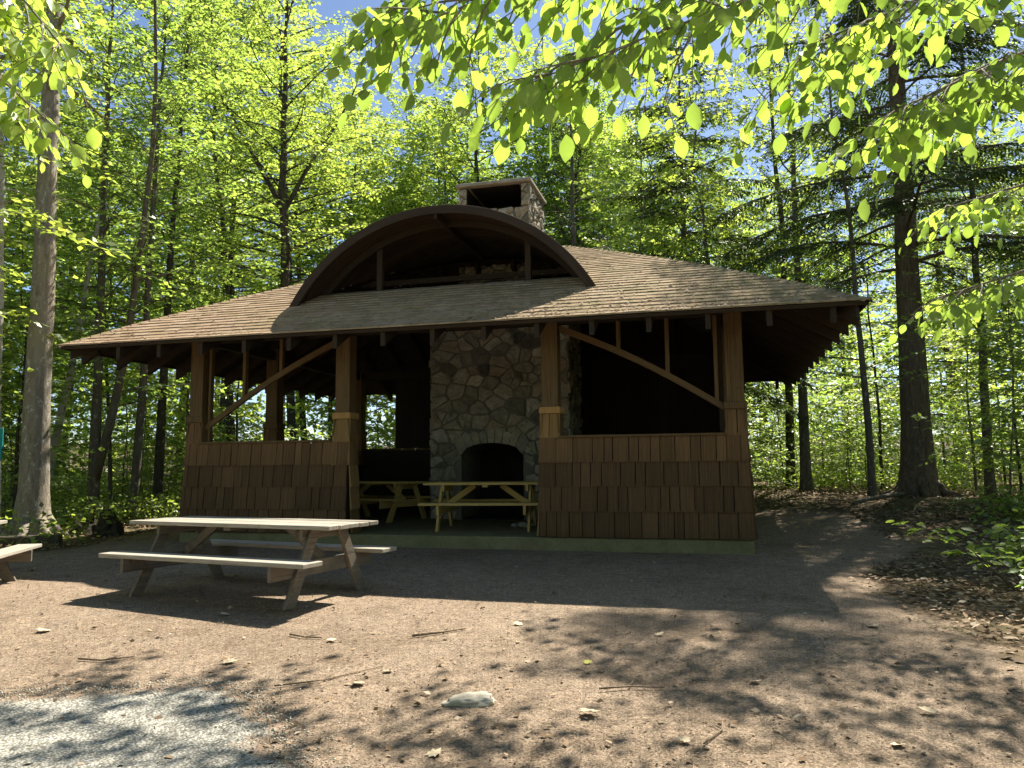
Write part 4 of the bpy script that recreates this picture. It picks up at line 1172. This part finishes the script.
def grav_fn(rg, n):
    t = rg.uniform(0, 1, n); y = 2.4 + t * 3.0; xr = .02 - 1.93 * ((y - 2.2) / 3.2)
    x = xr + .0 + rg.normal(0, .13, n); m_ = rg.uniform(0, 1, n) < .4
    x2 = rg.uniform(-5, -2, n); y2 = 5.42 + .22 * (x2 + 2.2) * .7 - .08 + rg.normal(0, .09, n)
    return np.stack([np.where(m_, x2, x), np.where(m_, y2, y), x * 0], -1)
OCT = (np.array([(.5, 0, 0), (-.5, .1, 0), (0, .42, 0), (.05, -.4, 0), (0, 0, .32), (0, 0, -.3)], float), [(0, 2, 4), (2, 1, 4), (1, 3, 4), (3, 0, 4), (2, 0, 5), (1, 2, 5), (3, 1, 5), (0, 3, 5)])
vsx = litter(2600, grav_fn, .017, .4, 12, .010, OCT)
M['gravel'] = litter_mat('gravel_bits', [(0, (.2, .18, .14)), (.4, (.38, .36, .31)), (1, (.6, .58, .52))])
bo = np_mesh('loose_gravel', vsx, 6, OCT[1], M['gravel']); tag(bo, 'loose pale gravel spilling off the edge of the stone pad', kind='stuff')
peb = lambda rg, n: bit2(rg, n)
vsx = litter(1300, peb, .017, .4, 13, .006, OCT)
M['pebble'] = litter_mat('pebbles', [(0, (.12, .09, .06)), (.5, (.26, .2, .14)), (1, (.42, .36, .29))])
bo = np_mesh('pebbles', vsx, 6, OCT[1], M['pebble']); tag(bo, 'tiny brown and tan pebbles in the dirt', kind='stuff')
# debris caught on the shingles, mostly along the eave and on the right
rg = np.random.default_rng(31); nb = 2600
ub = np.where(rg.uniform(0, 1, nb) < .6, rg.uniform(-1.3, 4, nb), rg.uniform(-1.3, 10.9, nb)); tb = rg.uniform(0, 1, nb) ** 2.2 * 3.2 + .02
kp = (ub > U0 + tb) & (ub < U1 - tb); ub, tb = ub[kp], tb[kp]
Pb = np.stack([-ub, F0 + tb, rz(tb) + .03], -1); cA, sA = math.cos(-AZ), math.sin(-AZ)
Pw = np.stack([P0[0] + Pb[:, 0] * cA - Pb[:, 1] * sA, P0[1] + Pb[:, 0] * sA + Pb[:, 1] * cA, P0[2] + Pb[:, 2]], -1)
dd = rg.normal(0, 1, (len(ub), 3)); dd[:, 2] = dd[:, 1] * .4
vsx = place(BIT[0] * V(1, 2.2, 1), Pw, dd, rg.normal(0, .25, (len(ub), 3)) + V(-.1, -.4, .9), .055 * rg.uniform(.4, 1.4, len(ub)))
bo = np_mesh('roof_litter', vsx, 4, LEAF4[1], M['bits']); tag(bo, 'brown needles and bits of leaf caught on the roof shingles', kind='stuff')

# ------------------------------------------------------------------ beeches whose boughs hang into the picture (trunks outside the frame)
def hang_bough(T, path, lsize, reach, gap=.16, droop=-.16, lgap=.055, start=.25, rad=.02):
    """main bough, side branches, drooping twigs with alternate leaves"""
    rg = T.rg; T.wood.tube(path, [rad * (1 - .8 * i / (len(path) - 1)) for i in range(len(path))], 6)
    total = sum(np.linalg.norm(b - a) for a, b in zip(path[:-1], path[1:])); t = start; side = 1
    while t < 1.0:
        p, d = along(path, t); ho = nrm(np.cross(d, ZX)) * side; side = -side
        ln = reach * rg.uniform(.55, 1.2) * (1.1 - .5 * t)
        br = limb(rg, p, d * .7 + ho * rg.uniform(.4, 1.0) + V(0, 0, rg.uniform(-.2, .1)), ln, 4, droop * .7, .1)
        T.wood.tube(br, [.006, .005, .004, .003, .0015], 4, False)
        s2 = .2; sd = 1
        while s2 < 1:
            q, e = along(br, s2); h2 = nrm(np.cross(e, ZX)) * sd; sd = -sd
            tl = rg.uniform(.12, .3)
            tw = limb(rg, q, e * .8 + h2 * .7 + V(0, 0, -.15), tl, 3, droop, .06); T.wood.tube(tw, [.0028, .0024, .002, .0012], 3, False)
            n_ = max(2, int(tl / lgap)); a = 1
            for k in range(n_):
                r_, f_ = along(tw, (k + .6) / n_ if k < n_ - 1 else .99); h3 = nrm(np.cross(f_, ZX) + 1e-4) * a; a = -a
                if k == n_ - 1: h3 = h3 * .1
                T.leaf(r_, f_ * .7 + h3 * .8 + V(0, 0, rg.uniform(-.75, -.25)), ZX + rg.normal(0, .45, 3) + h3 * .3, lsize * rg.uniform(.5, 1.2))
            s2 += .13 / ln * rg.uniform(.7, 1.3)
        t += gap / total
def poly(pts, n=10):
    pts = [np.asarray(p, float) for p in pts]; out = []
    for i in range(len(pts) - 1):
        for k in range(n // (len(pts) - 1)): out.append(pts[i] + (pts[i + 1] - pts[i]) * k / (n // (len(pts) - 1)))
    out.append(pts[-1]); return out
bx, by = 6.4, 4.4; bz = gz(bx, by)
T = Tree(301); tp = trunk_path(T.rg, 12, (.01, 0), .06); trunk_tube(T, tp, .2, .8, 1.5, 12)
def rel(p): return V(p[0] - bx, p[1] - by, p[2] - bz)
B = lambda pts, **k: hang_bough(T, poly([rel(p) for p in pts], 12), **k)
B([(bx, by, 4.7), (3.6, 3.7, 4.5), (2.0, 3.3, 3.75), (1.25, 3.1, 3.35)], lsize=.098, reach=.6, gap=.13, start=.5, rad=.017)
B([(bx, by, 5.0), (3.0, 3.3, 4.7), (.9, 3.0, 3.95), (-.5, 3.1, 3.42)], lsize=.098, reach=.62, gap=.12, start=.6, rad=.017)
B([(bx, by, 4.8), (3.4, 3.0, 4.4), (1.6, 2.7, 3.6), (.15, 2.8, 3.08)], lsize=.1, reach=.5, gap=.13, start=.6, rad=.015)
B([(bx, by, 4.3), (3.6, 3.6, 4.0), (2.3, 3.4, 3.45), (1.7, 3.3, 3.15)], lsize=.105, reach=.55, gap=.10, start=.45, rad=.022)
B([(bx, by, 4.6), (4.2, 4.3, 4.4), (2.9, 4.3, 3.95), (2.5, 4.2, 3.75)], lsize=.092, reach=.42, gap=.2, start=.42, rad=.022)
B([(bx, by, 3.3), (4.6, 4.9, 3.15), (3.4, 5.0, 2.85), (2.75, 5.0, 2.65)], lsize=.1, reach=.5, gap=.12, start=.40, rad=.02)
B([(bx, by, 3.8), (4.8, 4.7, 3.8), (3.7, 4.9, 3.5), (2.8, 5.0, 3.25)], lsize=.1, reach=.5, gap=.13, start=.42, rad=.02)
B([(bx, by, 7.6), (4.6, 7.8, 8.6), (3.0, 9.7, 8.9), (.6, 10.7, 8.8)], lsize=.15, reach=1.7, gap=.10, start=.42, rad=.05, lgap=.08)
B([(bx, by, 8.3), (6.9, 8.0, 9.3), (6.3, 10.6, 9.6), (4.2, 11.8, 9.2)], lsize=.15, reach=2.0, gap=.19, start=.3, rad=.05, lgap=.09)
B([(bx, by, 5.1), (3.2, 3.4, 4.9), (1.3, 2.95, 3.9), (.05, 2.95, 3.1)], lsize=.104, reach=.42, gap=.08, start=.74, rad=.015)
B([(bx, by, 5.2), (2.8, 3.6, 5.2), (.6, 3.3, 4.3), (-.5, 3.2, 3.6)], lsize=.104, reach=.45, gap=.10, start=.72, rad=.015)
B([(bx, by, 5.0), (6.5, 6.2, 5.6), (6.0, 8.0, 5.9), (5.0, 8.9, 5.6)], lsize=.11, reach=1.3, gap=.2, start=.3, rad=.03, lgap=.08)
B([(bx, by, 8.8), (7.9, 7.6, 9.6), (7.6, 10.4, 9.8), (6.2, 11.2, 9.4)], lsize=.15, reach=2.0, gap=.22, start=.3, rad=.05, lgap=.09)
T.finish('beech_tree', 'beech whose bright drooping boughs hang across the top of the view', 'tree', (bx, by, bz), M['bark_grey'], M['leaf_near'], LEAF8, smooth_leaf=False, fol='foliage')
bx, by = -4.3, 3.9; bz = gz(bx, by)
T = Tree(302); tp = trunk_path(T.rg, 8, (-.01, 0), .06); trunk_tube(T, tp, .1, .8, 1.4, 10)
B([(bx, by, 4.2), (-3.3, 3.7, 4.45), (-2.6, 3.6, 4.15), (-2.15, 3.5, 3.62)], lsize=.108, reach=.45, gap=.09, start=.42, rad=.018)
B([(bx, by, 3.7), (-3.4, 3.9, 4.0), (-2.8, 3.9, 3.75), (-2.4, 3.8, 3.4)], lsize=.105, reach=.42, gap=.09, start=.42, rad=.016)
B([(bx, by, 4.0), (-3.4, 3.5, 4.2), (-2.7, 3.4, 4.1), (-2.35, 3.3, 3.7)], lsize=.105, reach=.42, gap=.09, start=.42, rad=.016)
T.finish('beech_tree', 'young beech at the left edge with bright leaves over the grey trunk', 'tree', (bx, by, bz), M['bark_grey'], M['leaf_near'], LEAF8, smooth_leaf=False, fol='foliage')
# shrub at right
def shrub(name, label, x, y, seed, stems, lsize=.13):
    T = Tree(seed); rg = T.rg
    for (dx, dy, h) in stems:
        st_ = limb(rg, V(dx * .2, dy * .2, -.03), V(dx, dy, h), math.sqrt(dx * dx + dy * dy + h * h), 5, -.02, .08)
        T.wood.tube(st_, [.009, .008, .007, .006, .004, .002], 5)
        for t in (.5, .68, .82, .96):
            p, d = along(st_, t)
            for k in range(6):
                an = rg.uniform(0, 6.28); dd = V(math.cos(an), math.sin(an), rg.uniform(-.35, .1))
                q = p + nrm(dd) * rg.uniform(.02, .16) + V(0, 0, rg.uniform(-.03, .03))
                T.wood.tube([p, q], [.002, .001], 3, False); T.leaf(q, dd, ZX + rg.normal(0, .22, 3), lsize * rg.uniform(.7, 1.15))
    T.finish(name, label, 'shrub', (x, y, gz(x, y)), M['twig'], M['leaf_near'], LEAF8, smooth_leaf=False, fol='foliage')
shrub('leafy_shrub', 'broad-leaved bright green shrub at the right edge beside the path', 5.55, 8.3, 311, [(-.75, .1, .65), (-.4, -.3, .85), (.0, .2, .8), (.4, -.2, .7), (-.2, .4, .5), (-.9, .3, .9)])
shrub('leafy_shrub', 'smaller lower shrub at the right edge, nearer the camera', 5.0, 7.2, 312, [(-.2, .1, .45), (.25, .1, .6), (.1, -.3, .35)], .11)

# ------------------------------------------------------------------ small things
def lump(name, loc, size, mat, seed, rzv=0, parent=None, sub=3, rough=.25):
    import bmesh
    bm = bmesh.new(); bmesh.ops.create_icosphere(bm, subdivisions=sub, radius=1)
    for v in bm.verts:
        n = mnoise.noise(v.co * 1.3 + Vector((seed, seed * 2, 0))) * rough + mnoise.noise(v.co * 3.1 + Vector((seed, 0, seed))) * rough * .4
        v.co *= 1 + n; v.co.x *= size[0]; v.co.y *= size[1]; v.co.z *= size[2]
    me = bpy.data.meshes.new(name); bm.to_mesh(me); bm.free(); me.materials.append(mat)
    me.polygons.foreach_set('use_smooth', [True] * len(me.polygons))
    o = bpy.data.objects.new(name, me); COL.objects.link(o); o.location = loc; o.rotation_euler = (0, 0, rzv)
    if parent: o.parent = parent
    return o
tag(lump('flat_stone', (-.27, 4.97, gz(-.27, 4.97) + .012), (.165, .10, .036), M['pale_stone'], 3, .1, None, 4, .45), 'pale flat stone lying in the dirt near the bottom centre', 'stone')
# stumps
def stump(loc, r, h, seed, label):
    m = MB(); rg = random.Random(seed); n = 22; rings = 7; vs = []; 
    for k in range(rings):
        f = k / (rings - 1)
        for i in range(n):
            an = 2 * PI * i / n; lob = 1 + .18 * math.sin(an * 5 + seed) + .1 * math.sin(an * 9)
            rr = r * (1.35 - .5 * f ** .6 + .25 * (1 - f) ** 3) * (1 + (lob - 1) * (1.3 - f)) * rg.uniform(.92, 1.08)
            z = -.08 + (h * (1 + .35 * math.sin(an * 2 + seed) + rg.uniform(-.2, .2)) + .08) * f
            vs.append(V(rr * math.cos(an), rr * math.sin(an), z))
    vs.append(V(0, 0, h * .45)); fs = []
    for k in range(rings - 1):
        for i in range(n): fs.append((k * n + i, k * n + (i + 1) % n, (k + 1) * n + (i + 1) % n, (k + 1) * n + i))
    for i in range(n): fs.append(((rings - 1) * n + i, (rings - 1) * n + (i + 1) % n, rings * n))
    m.add(vs, fs); o = m.build('tree_stump', M['stump']); o.location = loc; tag(o, label, 'stump', 'dark rotten stumps at the left')
stump((-8.2, 14.9, gz(-8.2, 14.9)), .2, .27, 1, 'left, lower one of two dark rotten stumps beside the grey tree')
stump((-7.72, 14.85, gz(-7.7, 14.85)), .22, .36, 4, 'right, taller one of two dark rotten stumps beside the grey tree')
m = MB(); m.beam(V(-10.2, 13.0, gz(-9, 13) + .07), V(-7.85, 13.55, gz(-8, 13.3) + .07), .2, .16)
o = m.build('ground_timber', M['old_timber'], None, .02); tag(o, 'dark old timber lying on the ground behind the left picnic table', 'timber')
# sign at left edge
sx_, sy_ = -7.76, 11.2
sg = thing('notice_sign', 'pale sign board with a teal top panel at the left edge', 'sign', (sx_, sy_, gz(sx_, sy_)), math.radians(20))
for s in (-.45, .22):
    m = MB(); m.beam(V(s, .05, -.1), V(s, .05, 1.88), .09, .07, V(0, 1, 0)); m.build('post', M['sign_board'], sg, .004)
m = MB(); m.beam(V(-.6, 0, .83), V(.3, 0, .83), .04, 1.2); m.build('board', M['sign_board'], sg, .004)
m = MB(); m.beam(V(-.6, 0, 1.68), V(.3, 0, 1.68), .045, .46); m.build('teal_panel', M['teal'], sg, .004)
# rubble on the slab
pr_ = P0 + V(math.cos(-AZ) * -3.9 - math.sin(-AZ) * 1.9, math.sin(-AZ) * -3.9 + math.cos(-AZ) * 1.9, .2)
rb = thing('rubble_pile', 'small heap of pale rubble on the slab under the yellow table', 'rubble', tuple(pr_), 0)
for k, (dx, dy, s) in enumerate(((0, 0, .11), (.15, .03, .07), (-.15, .02, .08), (.06, -.1, .06))):
    lump('stone', (dx, dy, s * .35), (s, s * .8, s * .5), M['rubble'], k + 9, k, rb, 2)
# fallen leaves
def fallen_leaf(x, y, s, rzv, mat, label, seed):
    rg = random.Random(seed); m = MB(); n = 8; vs = []
    outline = [(0, 0), (.12, .2), (.05, .38), (.3, .36), (.42, .5), (.5, .33), (.72, .36), (.7, .2), (1, 0)]
    pts = outline + [(a, -b * rg.uniform(.75, 1.1)) for a, b in outline[-2:0:-1]]
    mid = [(.2, 0), (.5, 0), (.8, 0)]
    for a, b in pts: vs.append(V((a - .5) * s, b * s, (.16 * abs(b) * rg.uniform(.4, 1.6) + .12 * (a - .4) ** 2 + .02) * s + .006))
    c = len(vs); vs.append(V(0, 0, .01))
    fs = [(i, (i + 1) % len(pts), c) for i in range(len(pts))]
    m.add(vs, fs); m.tube([V(-.5 * s, 0, .01), V(-.75 * s, .05 * s, .02)], [.0015, .001], 4)
    o = m.build('fallen_leaf', mat); o.location = (x, y, gz(x, y) + .008); o.rotation_euler = (rg.uniform(-.2, .2), rg.uniform(-.2, .2), rzv)
    tag(o, label, 'leaf', 'dry leaves lying on the dirt')
FL = [(-2.1, 5.87, .12, .3, 'pale dry leaf on the dirt above the corner of the gravel pad'), (-1.05, 5.33, .12, 2.2, 'pale dry leaf on the sunny dirt left of the flat stone'), (.45, 4.74, .13, .1, 'pale curled leaf right of the flat stone beside a twig'),
      (2.43, 4.72, .10, 2.6, 'pale narrow leaf lying in the dappled shade at lower right'), (-.41, 4.15, .10, 1.0, 'pale leaf at the very bottom, left of the flat stone'), (.54, 5.79, .07, .5, None),
      (-.9, 5.6, .08, 4, 'small leaf in the sun above the paler leaf left of the stone'), (-4.1, 6.9, .13, 1.2, 'dry leaf at the far left of the sunny dirt'), (.03, 7.0, .10, 3.3, 'dry leaf on sunlit dirt just below the roof shadow, centre'),
      (1.22, 6.6, .09, .9, 'dry leaf in light patch right of centre below the roof shadow'), (1.6, 5.3, .08, 1.9, 'small dry leaf in the dappled light right of centre'), (3.1, 6.8, .12, 5, 'dry leaf near the right corner of the roof shadow'),
      (-1.5, 6.5, .09, 2.0, 'dry leaf between the picnic table and the gravel pad'), (.9, 4.3, .08, 2.9, 'small leaf near the bottom edge right of centre'), (-2.75, 7.5, .1, .2, 'dry leaf beside the shadow of the sunny picnic table'), (2.0, 4.2, .09, 3.9, 'dry leaf close to the bottom edge at lower right')]
for i, (x, y, s, r_, lab) in enumerate(FL):
    fallen_leaf(x, y, s, r_, M['dry_leaf'] if lab else M['yellow_leaf'], lab or 'small yellow leaf on sunlit dirt right of centre', i + 3)
def twig(pts, r, label):
    pts = [V(x, y, gz(x, y) + .006 + r) for x, y in pts]
    m = MB(); m.tube(pts, [r * (1 - .5 * i / len(pts)) for i in range(len(pts))], 6)
    if len(pts) > 2:
        d = pts[1] - pts[0]; m.tube([pts[1], pts[1] + V(-d[1] * .6 + d[0] * .4, d[0] * .6 + d[1] * .4, .01)], [r * .7, r * .3], 5)
    o = m.build('fallen_twig', M['dry_twig'], smooth=True); tag(o, label, 'twig', 'twigs lying on the dirt')
twig([(-.85, 6.6), (-.6, 6.72), (-.42, 6.85)], .011, 'brown twig on sunlit dirt below the slab steps, centre')
twig([(.55, 5.18), (.75, 5.22), (.98, 5.2)], .007, 'thin twig beside the curled leaf right of the flat stone')
twig([(-1.6, 5.3), (-1.3, 5.42), (-.95, 5.75)], .006, 'long thin twig between the gravel pad and the flat stone')
twig([(-1.9, 6.7), (-1.75, 6.6), (-1.6, 6.58)], .009, 'short dark twig below the sunny picnic table')
twig([(1.0, 4.25), (1.15, 4.45), (1.2, 4.62)], .006, 'forked twig near the bottom edge right of centre')
twig([(-3.3, 6.0), (-3.1, 5.95), (-2.9, 6.05)], .008, 'short twig at the left edge of the sunny dirt')
# fallen branch at the hemlock foot
m = MB(); m.tube([V(7.2, 16.4, gz(7.2, 16.4) + .03), V(7.8, 17, gz(7.8, 17) + .06), V(8.7, 17.8, gz(8.7, 17.8) + .08), V(9.3, 18.4, gz(9.3, 18.4) + .08)], [.03, .045, .05, .05], 8)
o = m.build('fallen_branch', M['bark_mid'], smooth=True); tag(o, 'grey fallen branch lying at the foot of the big hemlock', 'branch')
